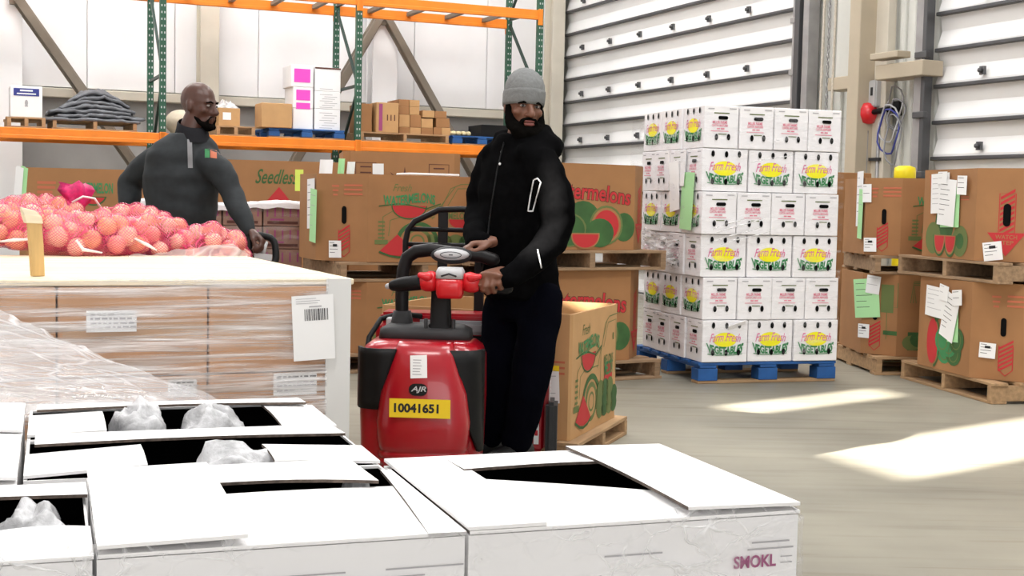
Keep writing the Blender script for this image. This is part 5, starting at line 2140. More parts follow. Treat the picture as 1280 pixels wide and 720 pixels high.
for a0, k0, n0 in legs:
    limb(tr, [a0, k0, n0], [0.10, 0.08, 0.068])
    s_ = MB()
    shoe(s_, n0, Fb, 0.0)
    s_.build('shoe', SHOE, body2)
link('trousers', remeshed(tr, 'trousers', TROU, 0.014, 3), body2)

# manual pallet jack whose handle he holds
jk = thing('pallet_jack', 'black loop handle of the hand pallet jack held by the bald person', 'pallet jack', (0, 0, 0))
hc = at(328, 310, DB - 0.28)
ux = Vector((0.92, 0.30, -0.12)).normalized()
uz = Vector((-0.12, 0.30, 0.95)).normalized()
m = MB()
loop = []
for k in range(25):
    a = 2 * math.pi * k / 24
    ca, sa = math.cos(a), math.sin(a)
    loop.append(hc + ux * 0.068 * math.copysign(abs(ca) ** 0.6, ca) + uz * (0.075 * math.copysign(abs(sa) ** 0.6, sa) - 0.01))
m.tube(loop, 0.018, 8, caps=False)
m.build('handle_loop', BLACK, jk)
m = MB()
m.bar(hc - ux * 0.045 - uz * 0.045, hc + ux * 0.045 - uz * 0.045, 0.02, 0.03)
m.tube([hc - uz * 0.03, hc + uz * 0.035 + ux * 0.02], 0.012, 8)
m.build('release_lever', LGREY, jk)
m = MB()
foot = Vector((hc.x - 0.10, hc.y - 0.06, 0.22))
m.tube([hc - uz * 0.08, foot], 0.02, 10)
m.build('shaft', BLACK, jk)
m = MB()
m.box((foot.x, foot.y, 0.17), (0.22, 0.2, 0.2))
m.build('pump', REDB, jk, 0.02, 2)
for s in (-0.16, 0.16):
    m = MB()
    m.box((foot.x + s, foot.y + 0.75, 0.06), (0.15, 1.2, 0.05))
    m.build('fork', REDB, jk, 0.01)
for s in (-0.05, 0.05):
    m = MB()
    m.tube([(foot.x + s - 0.025, foot.y, 0.08), (foot.x + s + 0.025, foot.y, 0.08)], 0.08, 16)
    m.build('steer_wheel', DGREY, jk)


# ------------------------------------------------------------------ foreground pallet of white cartons
ZT = 0.67
FC = onz(1000, 640, ZT)
FTH = R(19.3)
fe1 = Vector((-math.cos(FTH), -math.sin(FTH), 0))    # to the left along the near edge
fe2 = Vector((-math.sin(FTH), math.cos(FTH), 0))     # away from the camera
FP = lambda u, v, z: FC * 1.0 + fe1 * u + fe2 * v + Vector((0, 0, z - FC.z))
BH = 0.26


def open_carton(name_label, u0, u1, v0, v1, flaps, shade=0.0, h=BH, group='white open cartons on the near pallet'):
    """carton lying between u0..u1, v0..v1 with four top flaps; flaps: side -> (from, to, depth, lift degrees)"""
    o = FP(u0, v0, ZT - h)
    t = thing('open_carton', name_label, 'carton', o, math.atan2(fe1.y, fe1.x), group)
    # local x = fe1 (left), local y = -(fe2)
    Wd, Dd = u1 - u0 - 0.004, v1 - v0 - 0.004
    L = lambda u, v, z: (u, -v, z)
    m = MB()
    th = 0.006
    for (a, b, c, d) in ((0.002, Wd, 0.002, th), (0.002, Wd, Dd - th, Dd), (0.002, th, th, Dd - th), (Wd - th, Wd, th, Dd - th)):
        m.box(((a + b) / 2, -(c + d) / 2, h / 2 - 0.002), (b - a, d - c, h - 0.004))
    m.build('carton_wall', WHITEF, t)
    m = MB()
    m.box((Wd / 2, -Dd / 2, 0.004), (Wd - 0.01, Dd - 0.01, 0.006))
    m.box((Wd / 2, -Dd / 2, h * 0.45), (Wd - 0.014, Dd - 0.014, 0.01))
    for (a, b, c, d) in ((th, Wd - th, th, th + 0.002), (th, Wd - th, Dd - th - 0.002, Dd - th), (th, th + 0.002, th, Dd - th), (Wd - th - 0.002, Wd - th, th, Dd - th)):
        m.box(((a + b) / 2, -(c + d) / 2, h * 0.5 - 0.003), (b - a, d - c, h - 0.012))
    m.build('inside_shade', INSIDE, t)  # black sheets stand in for the shade inside the carton
    for side, a, b, dep_, lift, lay in flaps:
        d0, d1 = dep_ if isinstance(dep_, tuple) else (dep_, dep_)
        m = MB()
        zz = h - 0.002 + lay * 0.0065
        s, c = math.sin(R(lift)), math.cos(R(lift))
        thk = 0.0055
        if side == 'near':
            P = lambda p, q, k: L(a + (b - a) * p, 0.0 + (d0 + (d1 - d0) * p) * q * c, zz + (d0 + (d1 - d0) * p) * q * s + k)
        elif side == 'far':
            P = lambda p, q, k: L(a + (b - a) * p, Dd - (d0 + (d1 - d0) * p) * q * c, zz + (d0 + (d1 - d0) * p) * q * s + k)
        elif side == 'right':
            P = lambda p, q, k: L((d0 + (d1 - d0) * p) * q * c, a + (b - a) * p, zz + (d0 + (d1 - d0) * p) * q * s + k)
        else:
            P = lambda p, q, k: L(Wd - (d0 + (d1 - d0) * p) * q * c, a + (b - a) * p, zz + (d0 + (d1 - d0) * p) * q * s + k)
        n = 6
        top = [P(i / n, j / 3, thk + 0.004 * math.sin(3.1 * i / n) * (j / 3)) for j in range(4) for i in range(n + 1)]
        bot = [P(i / n, j / 3, 0.004 * math.sin(3.1 * i / n) * (j / 3)) for j in range(4) for i in range(n + 1)]
        nv = len(top)
        w = n + 1
        fs = [(j * w + i, j * w + i + 1, (j + 1) * w + i + 1, (j + 1) * w + i) for j in range(3) for i in range(n)]
        m.add(top + bot, fs + [tuple(nv + q for q in reversed(f)) for f in fs], 0)
        edge = []
        ring = [i for i in range(n + 1)] + [j * w + n for j in range(1, 4)] + [3 * w + i for i in range(n - 1, -1, -1)] + [j * w for j in range(2, 0, -1)]
        for q in range(len(ring)):
            x, y = ring[q], ring[(q + 1) % len(ring)]
            edge.append((x, y, nv + y, nv + x))
        m.add(top + bot, edge, 1)
        ne = len(edge)
        for q in range(ne):
            hinge = q < n
            p0 = q >= n + 3 + n
            if hinge or (p0 and side in ('left', 'right')):
                m.m[len(m.m) - ne + q] = 0
        m.build('flap', [WHITEF, FLUTE], t)
    return t


cartR = open_carton('open white carton at the near right corner with gaping dark slot', 0.0, 0.575, 0.0, 0.545,
                    (('near', 0.0, 0.57, (0.06, 0.385), 1, 0), ('far', 0.08, 0.46, 0.155, 2, 1), ('right', 0.0, 0.535, 0.205, 1, 2), ('left', 0.0, 0.54, 0.125, 0, 1)))
cartM = open_carton('open white carton in the middle of the near pallet edge', 0.575, 1.11, 0.0, 0.555,
                    (('near', 0.0, 0.53, (0.33, 0.315), 0, 0), ('far', 0.06, 0.335, (0.235, 0.185), 2, 1), ('left', 0.0, 0.53, 0.205, 1, 2), ('right', 0.0, 0.47, (0.06, 0.02), 1, 0)))
cartL = open_carton('open white carton at the near left of the photo', 1.11, 1.66, 0.0, 0.46,
                    (('near', 0.14, 0.54, 0.305, 0, 0), ('near', 0.0, 0.135, 0.17, 0, 0), ('far', 0.0, 0.54, 0.115, 2, 1), ('left', 0.02, 0.44, 0.2, 2, 1)))
cartB1 = open_carton('open white carton in the middle row with a clear bag inside', 0.575, 1.215, 0.55, 0.945,
                     (('far', 0.02, 0.62, 0.165, 3, 1), ('left', 0.01, 0.21, 0.21, 3, 0), ('right', 0.005, 0.165, 0.20, 3, 0)))
cartB2 = open_carton('open white carton at the back with crumpled clear bags inside', 0.575, 1.215, 0.95, 1.335,
                     (('far', 0.02, 0.62, 0.115, 3, 1), ('left', 0.02, 0.27, 0.155, 2, 0), ('right', 0.01, 0.3, 0.12, 2, 0)))
cartB3 = open_carton('white carton left of the clear-bag carton, cut by the frame', 1.22, 1.75, 0.48, 0.945,
                     (('far', 0.0, 0.52, 0.16, 2, 1), ('near', 0.0, 0.52, 0.17, 3, 0), ('right', 0.01, 0.43, 0.21, 3, 2)))
cartB4 = open_carton('white carton at the back left, cut by the frame', 1.22, 1.75, 0.95, 1.335,
                     (('far', 0.0, 0.52, 0.2, 2, 1), ('near', 0.0, 0.52, 0.17, 3, 0), ('right', 0.01, 0.37, 0.24, 3, 2)))
# lower layer, only its faces show
rnd = random.Random(2)
for i, (u0, u1) in enumerate(((0.0, 0.575), (0.58, 1.11), (1.115, 1.66))):
    c = FP((u0 + u1) / 2, 0.27, 0)
    t = thing('closed_carton', ['closed white carton under the near right corner', 'closed white carton under the middle of the near edge', 'closed white carton under the near left carton'][i], 'carton', (c.x, c.y, 0.145), FTH, 'white cartons in the lower layer')
    m = MB()
    m.box((0, 0, 0.13), (u1 - u0 - 0.004, 0.54, 0.259))
    m.build('carton_body', WHITEF, t, 0.004)
for i, (u, v) in enumerate(((0.9, 0.75), (0.9, 1.14), (1.48, 0.72), (1.48, 1.14))):
    c = FP(u, v, 0)
    t = thing('closed_carton', 'closed white carton hidden in the lower layer of the near pallet', 'carton', (c.x, c.y, 0.145), FTH, 'hidden cartons in the lower layer')
    m = MB()
    m.box((0, 0, 0.13), (0.57, 0.38, 0.259))
    m.build('carton_body', WHITEF, t, 0.004)
c = FP(0.83, 0.66, 0)
pallet(pallet_proto(1.7, 1.32, WOOD, 0.14, 7), (c.x, c.y, 0.0), FTH, 'wide wooden pallet under the near white cartons')
# print on the near faces
pr = Print(FP(0, -0.0005, 0), -fe1, off=0.003)
pr.text('SMOKL', -0.083, ZT - 0.076, 0.078, 0.021, 0, 0, 0.03)
pr.rect(-0.025, ZT - 0.071, 0.022, 0.002, 1)
pr.rect(-0.025, ZT - 0.081, 0.022, 0.002, 1)
pr.rect(-0.055, ZT - 0.045, 0.07, 0.0028, 1)
pr.rect(-0.055, ZT - 0.056, 0.085, 0.0028, 1)
pr.rect(-0.30, ZT - 0.050, 0.10, 0.0028, 1)
tag(pr.build('carton_print', [INKPU, INKGR], cartR), 'printed lettering')
cartR_prt = bpy.data.objects['carton_print']
cartR_prt.matrix_parent_inverse = (Matrix.Translation(cartR.location) @ Matrix.Rotation(cartR.rotation_euler.z, 4, 'Z')).inverted()
pr = Print(FP(0, -0.0005, 0), -fe1, off=0.003)
rnd = random.Random(8)
for r_ in range(2):
    x_ = -0.74
    while x_ < -0.60:
        w_ = rnd.uniform(0.005, 0.016)
        pr.rect(x_ + w_ / 2, ZT - 0.082 - 0.018 * r_, w_, 0.009, 0)
        x_ += w_ + 0.004
for k in range(5):
    pr.rect(-0.64 - 0.06 * k, ZT - 0.045 - 0.012 * (k % 3), 0.12, 0.0025, 0)
o = pr.build('carton_print', [INKGR], cartM)
o.matrix_parent_inverse = (Matrix.Translation(cartM.location) @ Matrix.Rotation(cartM.rotation_euler.z, 4, 'Z')).inverted()


# crumpled clear bags in the openings
def clear_bag(u, v, z, ru, rv, rz_, label, seed):
    rnd = random.Random(seed)
    m = MB()
    from mathutils import noise as mn
    n1, n2 = 28, 14
    c = FP(u, v, z)
    vs = []
    for i in range(n2 + 1):
        ph = math.pi / 2 * i / n2
        for j in range(n1):
            t = 2 * math.pi * j / n1
            d = Vector((math.cos(t) * math.cos(ph), math.sin(t) * math.cos(ph), math.sin(ph)))
            k = 1 + 0.30 * mn.noise(d * 2.2 + Vector((seed, 0, 0))) + 0.10 * abs(mn.noise(d * 6 + Vector((0, seed, 0))))
            p = c + fe1 * d.x * ru * k + fe2 * d.y * rv * k + Vector((0, 0, d.z * rz_ * k))
            vs.append(p)
    fs = [(i * n1 + j, i * n1 + (j + 1) % n1, (i + 1) * n1 + (j + 1) % n1, (i + 1) * n1 + j) for i in range(n2) for j in range(n1)]
    m.add(vs, fs, 0, True)
    tag(m.build('clear_bag', FILM_BAG), label, 'plastic bag')


clear_bag(0.83, 0.66, ZT - 0.09, 0.12, 0.07, 0.11, 'clear plastic bag bulging from the middle-row carton', 1)
clear_bag(0.98, 1.15, ZT - 0.09, 0.07, 0.06, 0.115, 'crumpled clear bag at the left in the back carton', 2)
clear_bag(0.82, 1.15, ZT - 0.09, 0.08, 0.06, 0.11, 'crumpled clear bag at the right in the back carton', 3)
clear_bag(1.19, 0.31, ZT - 0.09, 0.06, 0.07, 0.095, 'clear plastic bag poking out of the near left carton', 4)
clear_bag(0.66, 0.38, ZT - 0.07, 0.03, 0.03, 0.085, 'small crumpled clear bag beside the middle carton flap', 5)
clear_bag(0.42, 0.30, ZT - 0.10, 0.05, 0.05, 0.075, 'crumpled clear bag deep in the near right carton', 6)

# stretch film on the near face and round the right corner
from mathutils import noise as mn
m = MB()


def ff(u, v):
    s = u * 1.75
    z = ZT + 0.012 - 0.50 * v
    w = 0.008 + 0.007 * (mn.noise(Vector((s * 14, v * 24, 0))) + 0.6 * mn.noise(Vector((s * 40, v * 50, 3)))) * (0.4 + v)
    if s < 1.3:
        p = FP(1.3 - s, -w, z)
    else:
        p = FP(-0.004 - w, s - 1.3, z)
    if v < 0.03:
        q = FP(min(1.3, max(0.0, 1.3 - s)) if s < 1.3 else 0.02, 0.012 if s < 1.3 else s - 1.3, ZT + 0.016)
        p = q
    return p


m.grid(ff, 170, 46)
tag(m.build('stretch_film', FILM_FRONT), 'crinkled clear film over the face of the near pallet', 'film')
# loose tent of film rising at the far left
m = MB()


def tent(u, v):
    ridge = [(-70, 350, 3.52), (0, 386, 3.50), (60, 415, 3.48), (130, 446, 3.45), (200, 472, 3.42), (285, 506, 3.38)]
    k = min(len(ridge) - 2, int(u * (len(ridge) - 1)))
    t = u * (len(ridge) - 1) - k
    a, b = ridge[k], ridge[k + 1]
    r = at(a[0] * (1 - t) + b[0] * t, a[1] * (1 - t) + b[1] * t, a[2] * (1 - t) + b[2] * t)
    bu = 1.75 - u * 0.95
    base = FP(bu, 1.33, ZT - 0.02)
    p = r.lerp(base, v)
    n = 0.018 * mn.noise(Vector((u * 6 + v * 4, v * 5, 1))) + 0.012 * mn.noise(Vector((u * 22 + v * 16, v * 9, 2)))
    return p + Vector((0, -0.05 * math.sin(math.pi * v) + n, 0.5 * n))


m.grid(tent, 70, 40)
tag(m.build('loose_film', FILM_TENT), 'loose milky film draped up at the left behind the near cartons', 'film')

# ------------------------------------------------------------------ wrapped brown pallet with plywood lid
ZP = 0.93
PC = onz(435, 348, ZP)
PTH = R(24)
pe1 = Vector((-math.cos(PTH), -math.sin(PTH), 0))
pe2 = Vector((-math.sin(PTH), math.cos(PTH), 0))
PP = lambda u, v, z: Vector((PC.x, PC.y, z)) + pe1 * u + pe2 * v
c = PP(0.62, 0.72, 0)
pallet(pallet_proto(1.24, 1.44, WOOD, 0.14, 7), (c.x, c.y, 0), PTH, 'wooden pallet under the wrapped brown cartons')
CR = (ZP - 0.02 - 0.142) / 3
names = ['bottom', 'middle', 'top']
cw = 0.413
cmesh = MB().box((0, 0, CR / 2), (cw - 0.005, 0.47, CR - 0.003)).mesh('carton_body', CARTB, 0.004)
tp = Print((0, -0.235, 0), (1, 0, 0), off=0.001)
tp.rect(0, CR * 0.5, cw - 0.03, 0.05, 0)
tapem = tp.mesh('tape_strip', mat('tape_tan', (0.52, 0.33, 0.2), 0.3))
for k in range(3):
    for i in range(3):
        for dpt in range(2):
            c = PP(cw * (i + 0.5), 0.24 + 0.48 * dpt, 0.142 + CR * k)
            if dpt == 0:
                t = thing('brown_carton', 'brown carton in the %s row of the wrapped pallet, %s from the corner board' % (names[k], COLW[i]), 'carton', c, PTH, 'brown cartons under stretch film')
            elif k == 2:
                t = thing('brown_carton', 'brown carton hidden under the plywood lid', 'carton', c, PTH, 'brown cartons hidden under the lid')
            else:
                continue
            link('carton_body', cmesh, t)
            if dpt == 0 and k != 1:
                link('tape_strip', tapem, t)
# pale plywood lid, boards side by side
lid = thing('plywood_lid', 'pale plywood lid on the wrapped brown cartons', 'lid', PP(0.64, 0.74, ZP - 0.02), PTH)
for i in range(5):
    m = MB()
    m.box((0, -0.592 + 0.296 * i, 0.010), (1.32, 0.288, 0.018))
    m.build('lid_board', WOODP, lid, 0.003)
stake_p = onz(47, 345, ZP)
t = thing('wooden_stake', 'splintered wooden stake standing on the plywood lid', 'stake', (stake_p.x, stake_p.y, ZP), PTH + 0.3)
m = MB()
m.loft([[(-0.018, -0.010, 0), (0.018, -0.010, 0), (0.018, 0.010, 0), (-0.018, 0.010, 0)], [(-0.024, -0.010, 0.09), (0.014, -0.010, 0.09), (0.014, 0.010, 0.09), (-0.024, 0.010, 0.09)], [(-0.030, -0.011, 0.16), (0.008, -0.011, 0.158), (0.008, 0.008, 0.155), (-0.030, 0.008, 0.16)]], 0, False)
m.build('stake_blade', WOODS, t, 0.002)
m = MB()
m.loft([[(-0.036, -0.013, 0.150), (0.012, -0.013, 0.148), (0.012, 0.010, 0.148), (-0.036, 0.010, 0.150)], [(-0.044, -0.013, 0.175), (0.008, -0.013, 0.168), (0.008, 0.010, 0.168), (-0.044, 0.010, 0.175)], [(-0.050, -0.008, 0.195), (-0.01, -0.008, 0.185), (-0.01, 0.006, 0.185), (-0.050, 0.006, 0.195)]], 0, False)
m.build('split_end', WOODP, t, 0.002)
# white edge board
eb = thing('edge_board', 'white cardboard edge protector on the corner of the wrapped pallet', 'edge protector', PP(0, 0, 0.15), PTH)
m = MB()
m.box((-0.033, -0.009, 0.39), (0.072, 0.004, 0.78))
m.box((0.005, 0.025, 0.39), (0.004, 0.07, 0.78))
m.build('board', mat('edge_board_white', (0.70, 0.70, 0.69), 0.6), eb)
# film round the cartons
m = MB()


def pf(u, v):
    s = 1.3 - u * 1.235
    z = ZP + 0.004 - 0.86 * v
    w = 0.012 + 0.004 * math.sin(60 * v + 3 * mn.noise(Vector((u * 3, v * 4, 0)))) + 0.006 * mn.noise(Vector((u * 5, v * 34, 4)))
    return PP(s, -w, z)


m.grid(pf, 60, 110)
tag(m.build('stretch_film', FILM_SIDE), 'streaky stretch film wrapped over the brown cartons', 'film')
# papers on it
def sheet(px0, py0, px1, py1, label, fn, tilt=0.0, name='paper_label', lift=0.022):
    """sheet lying flat on the wrapped face"""
    a = on_plane((px0 + px1) / 2, (py0 + py1) / 2, Vector((PC.x, PC.y, 0)), PTH, -lift)
    w = abs(on_plane(px1, (py0 + py1) / 2, Vector((PC.x, PC.y, 0)), PTH, -lift)[0] - on_plane(px0, (py0 + py1) / 2, Vector((PC.x, PC.y, 0)), PTH, -lift)[0])
    h = abs(on_plane((px0 + px1) / 2, py0, Vector((PC.x, PC.y, 0)), PTH, -lift)[1] - on_plane((px0 + px1) / 2, py1, Vector((PC.x, PC.y, 0)), PTH, -lift)[1])
    O = PP(-a[0], -lift, a[1])
    u = -pe1
    pr = Print(O, u * math.cos(tilt) + Vector((0, 0, 1)) * math.sin(tilt), Vector((0, 0, 1)) * math.cos(tilt) - u * math.sin(tilt), off=0.0)
    pr.rect(0, 0, w, h, 0)
    fn(pr, w, h)
    o = pr.build(name, [PAPER, INK, INKGR])
    o.modifiers.new('thick', 'SOLIDIFY').thickness = 0.0006
    tag(o, label, 'paper')


def bar_fn(pr, w, h):
    rnd = random.Random(4)
    x = -w * 0.20
    while x < w * 0.36:
        b = rnd.choice((0.0012, 0.002, 0.003))
        pr.rect(x, h * 0.20, b, h * 0.18, 1, 1)
        x += b + rnd.choice((0.0014, 0.002, 0.003))
    pr.rect(w * 0.06, h * 0.325, w * 0.3, h * 0.02, 2, 1)
    lines_block(pr, -w * 0.05, h * 0.45, w * 0.7, 3, h * 0.035, 0.0015, 2, 1, 3)


def txt_fn(pr, w, h):
    rnd = random.Random(9)
    for k in range(4):
        x = -w * 0.42
        while x < w * 0.4:
            b = rnd.uniform(0.006, 0.02)
            pr.rect(x + b / 2, h * (0.32 - 0.2 * k), b, h * 0.09, 2 if k else 1, 1)
            x += b + 0.005


sheet(366, 369, 418, 450, 'white sheet with a large barcode beside the edge board', bar_fn, 0.05)
sheet(342, 466, 396, 494, 'white address label low on the wrapped pallet near the edge board', txt_fn, 0.0, lift=0.006)
sheet(108, 388, 171, 415, 'white label under film in the middle of the wrapped pallet', txt_fn, 0.0, lift=0.006)
sheet(210, 474, 246, 496, 'small white label low on the wrapped pallet beside the loose film', txt_fn, 0.0, lift=0.006)

# ------------------------------------------------------------------ onion bags in a low bin behind the lid
OC = PP(0.86, 1.98, 0)
pallet(pallet_proto(1.5, 0.95, WOOD, 0.13, 6), (OC.x, OC.y, 0), PTH, 'wooden pallet under the bin of onion bags')
t = thing('onion_bin', 'low brown bin holding the pink onion bags', 'cardboard bin', (OC.x, OC.y, 0.132), PTH)
m = MB()
for cx, cy, sx_, sy_ in ((0, -0.46, 1.5, 0.02), (0, 0.46, 1.5, 0.02), (-0.74, 0, 0.02, 0.9), (0.74, 0, 0.02, 0.9)):
    m.box((cx, cy, 0.36), (sx_, sy_, 0.72))
m.build('bin_wall', CARD, t)
m = MB()
m.box((0, 0, 0.60), (1.46, 0.9, 0.02))
m.build('bin_floor', CARDIN, t)

ONI = [mat('onion_skin_gold', (0.84, 0.46, 0.22), 0.42, var=0.25, scale=14, stretch=(1, 1, 0.3)), mat('onion_skin_rose', (0.82, 0.38, 0.26), 0.42, var=0.25, scale=14, stretch=(1, 1, 0.3)), mat('onion_skin_pale', (0.90, 0.62, 0.42), 0.42, var=0.2, scale=14, stretch=(1, 1, 0.3))]


def net_mat():
    m = bpy.data.materials.new('pink_net')
    m.use_nodes = True
    nt = m.node_tree
    nt.nodes.clear()
    L = nt.links.new
    out = nt.nodes.new('ShaderNodeOutputMaterial')
    mx = nt.nodes.new('ShaderNodeMixShader')
    tr = nt.nodes.new('ShaderNodeBsdfTransparent')
    d = nt.nodes.new('ShaderNodeBsdfPrincipled')
    d.inputs['Base Color'].default_value = (0.84, 0.06, 0.20, 1)
    d.inputs['Roughness'].default_value = 0.35
    tc = nt.nodes.new('ShaderNodeTexCoord')
    fac = []
    for a in (R(40), R(-40)):
        mp = nt.nodes.new('ShaderNodeMapping')
        mp.inputs['Rotation'].default_value = (0.5, a, a)
        w = nt.nodes.new('ShaderNodeTexWave')
        w.inputs['Scale'].default_value = 42
        w.inputs['Distortion'].default_value = 1.5
        L(tc.outputs['Object'], mp.inputs[0])
        L(mp.outputs[0], w.inputs['Vector'])
        fac.append(w)
    mxx = nt.nodes.new('ShaderNodeMath')
    mxx.operation = 'MAXIMUM'
    L(fac[0].outputs['Fac'], mxx.inputs[0])
    L(fac[1].outputs['Fac'], mxx.inputs[1])
    mr = nt.nodes.new('ShaderNodeMapRange')
    mr.inputs[1].default_value = 0.62
    mr.inputs[2].default_value = 0.95
    mr.inputs[3].default_value = 0.05
    mr.inputs[4].default_value = 0.62
    L(mxx.outputs[0], mr.inputs[0])
    L(mr.outputs[0], mx.inputs[0])
    L(tr.outputs[0], mx.inputs[1])
    L(d.outputs[0], mx.inputs[2])
    L(mx.outputs[0], out.inputs[0])
    return m


NET = net_mat()
NETD = mat('pink_net_gathered', (0.62, 0.012, 0.14), 0.5, var=0.3, scale=60)
CORD = mat('white_cord', (0.85, 0.8, 0.8), 0.6)
onm = []
for k in range(3):
    m = MB()
    m.lathe([(0.003, 0.044), (0.006, 0.038), (0.012, 0.033), (0.024, 0.026), (0.034, 0.012), (0.037, -0.004), (0.033, -0.019), (0.022, -0.029), (0.008, -0.033), (0.003, -0.034)], 14)
    onm.append(m.mesh('onion', ONI[k]))


def onion_bag(c, rz, ax, label, group, seed, knot=None):
    rnd = random.Random(seed)
    cs, sn = math.cos(rz), math.sin(rz)
    W = lambda p: Vector((c.x + p[0] * cs - p[1] * sn, c.y + p[0] * sn + p[1] * cs, c.z + p[2]))
    bag = thing('onion_bag', label, 'onion bag', c, rz, 'pink net bags of onions')
    pts = []
    tries = 0
    while len(pts) < 30 and tries < 4000:
        tries += 1
        d = Vector((rnd.gauss(0, 1), rnd.gauss(0, 1), rnd.gauss(0, 1))).normalized()
        if d.z < -0.25:
            continue
        p = Vector((d.x * (ax[0] - 0.036), d.y * (ax[1] - 0.036), d.z * (ax[2] - 0.036)))
        if all((p - q).length > 0.060 for q, _ in pts):
            pts.append((p, rnd.uniform(0.88, 1.14)))
    for p, k in pts:
        o = link('onion', onm[rnd.randrange(3)])
        o.location = W(p)
        o.rotation_euler = (rnd.uniform(0, 6.28), rnd.uniform(0, 6.28), rnd.uniform(0, 6.28))
        o.scale = (k, k, k * 0.96)
        tag(o, 'onion inside the ' + label.replace('pink net bag of onions ', 'pink net bag '), 'onion', group)
    # net drawn tight over the onions
    bm = bmesh.new()
    bmesh.ops.create_icosphere(bm, subdivisions=5, radius=1.0)
    V = np.array([v.co[:] for v in bm.verts])
    Rr = np.zeros(len(V))
    base = 1 / np.sqrt((V[:, 0] / (ax[0] - 0.03)) ** 2 + (V[:, 1] / (ax[1] - 0.03)) ** 2 + (V[:, 2] / (ax[2] - 0.03)) ** 2)
    for p, k in pts:
        P = np.array(p[:])
        b = V @ P
        r = 0.0405 * k
        disc = b * b - (P @ P - r * r)
        hit = np.where(disc > 0, b + np.sqrt(np.maximum(disc, 0)), 0)
        Rr = np.maximum(Rr, hit)
    Rr = np.maximum(Rr, base)
    idx = {v: i for i, v in enumerate(bm.verts)}
    E = np.array([[idx[e.verts[0]], idx[e.verts[1]]] for e in bm.edges])
    orig = Rr.copy()
    for it in range(5):
        S = np.zeros(len(V))
        N = np.zeros(len(V))
        np.add.at(S, E[:, 0], Rr[E[:, 1]])
        np.add.at(S, E[:, 1], Rr[E[:, 0]])
        np.add.at(N, E[:, 0], 1)
        np.add.at(N, E[:, 1], 1)
        Rr = np.maximum(S / N, orig)
    for v, r in zip(bm.verts, Rr):
        v.co = v.co * (r + 0.002)
        if v.co.z < -0.05:
            v.co.z = -0.05
    me = bpy.data.meshes.new('net')
    bm.to_mesh(me)
    bm.free()
    me.materials.append(NET)
    for p in me.polygons:
        p.use_smooth = True
    link('net', me, bag)
    if knot:
        kx, ky, kz, tx, ty, tz = knot
        m = MB()
        pts2 = [Vector((kx, ky, kz)) * 0.72, Vector((kx, ky, kz)), Vector((kx + tx * 0.4, ky + ty * 0.4, kz + tz * 0.4)), Vector((kx + tx, ky + ty, kz + tz))]
        n1 = 16
        rings = []
        for q, (p, r) in enumerate(zip(pts2, (0.07, 0.04, 0.05, 0.068))):
            ring = []
            for j in range(n1):
                t = 2 * math.pi * j / n1
                rr = r * (1 + 0.3 * math.sin(5 * t + q))
                ring.append(p + Vector((rr * math.cos(t), rr * math.sin(t) * 0.5, 0.25 * rr * math.sin(3 * t))))
            rings.append(ring)
        m.loft(rings, 0, True)
        m.build('gathered_end', NETD, bag)
        m = MB()
        m.tube([(kx - 0.05, ky - 0.06, kz + 0.0), (kx - 0.01, ky - 0.075, kz + 0.025), (kx + 0.04, ky - 0.07, kz + 0.018), (kx + 0.075, ky - 0.05, kz - 0.02)], 0.005, 6)
        m.build('drawstring', CORD, bag)
    return bag


# bags heaped in the bin (photo left to right)
for i, (px, py, d, rx, ry, rzr, ang, lab, knot) in enumerate((
        (5, 292, 5.05, 0.24, 0.15, 0.125, 0.3, 'pink net bag of onions at the left edge of the photo', None),
        (62, 296, 5.05, 0.20, 0.14, 0.11, -0.2, 'pink net bag of onions behind the wooden stake', None),
        (118, 303, 5.10, 0.20, 0.15, 0.13, 0.1, 'pink net bag of onions in the middle of the heap front', None),
        (190, 304, 5.30, 0.20, 0.15, 0.12, 0.2, 'pink net bag of onions in front of the bald person', None),
        (262, 318, 5.35, 0.18, 0.14, 0.13, 0.3, 'pink net bag of onions at the right end of the heap', None),
        (48, 275, 5.42, 0.22, 0.15, 0.11, 0.25, 'pink net bag of onions behind the left heap with knotted end', (0.16, -0.02, 0.075, -0.015, 0.0, 0.07)),
        (165, 290, 5.55, 0.22, 0.15, 0.12, 0.3, 'pink net bag of onions at the back of the heap', None),
)):
    c = at(px, py, d)
    onion_bag(c, PTH + ang, (rx, ry, rzr), lab, ['onions in the left edge bag', 'onions behind the stake', 'onions in the middle bag', 'onions in front of the bald person', 'onions in the right end bag', 'onions in the knotted bag', 'onions in the back bag'][i], 20 + i, knot)
# white film edges lying over the bags
m = MB()
A = [at(160, 320, 5.0), at(200, 316, 5.02), at(240, 310, 5.08), (at(290, 304, 5.15)), at(312, 318, 5.2)]


def wf(u, v):
    k = min(3, int(u * 4))
    t = u * 4 - k
    p = A[k].lerp(A[k + 1], t)
    return p + Vector((0, 0.02 * math.sin(12 * u), -0.075 * v + 0.012 * mn.noise(Vector((u * 9, v * 4, 0)))))


m.grid(wf, 40, 8)
tag(m.build('loose_film', FILM_TENT), 'loose clear film over the right end of the onion heap', 'film')
for i, pts in enumerate((((0, 302), (18, 300), (40, 299)), ((95, 300), (104, 312), (128, 316)), ((168, 298), (184, 306), (196, 313)))):
    m = MB()
    P3 = [at(a, b, 4.88 if i < 2 else 5.05) for a, b in pts]
    m.tube(P3, [0.004, 0.008, 0.003], 6, squash=((0, 1, 0), 0.4))
    tag(m.build('bag_tie', CORD), ['white twisted tie at the left edge of the onion heap', 'white twisted tie on the middle onion bag', 'white twisted tie right of the middle onion bag'][i], 'tie')

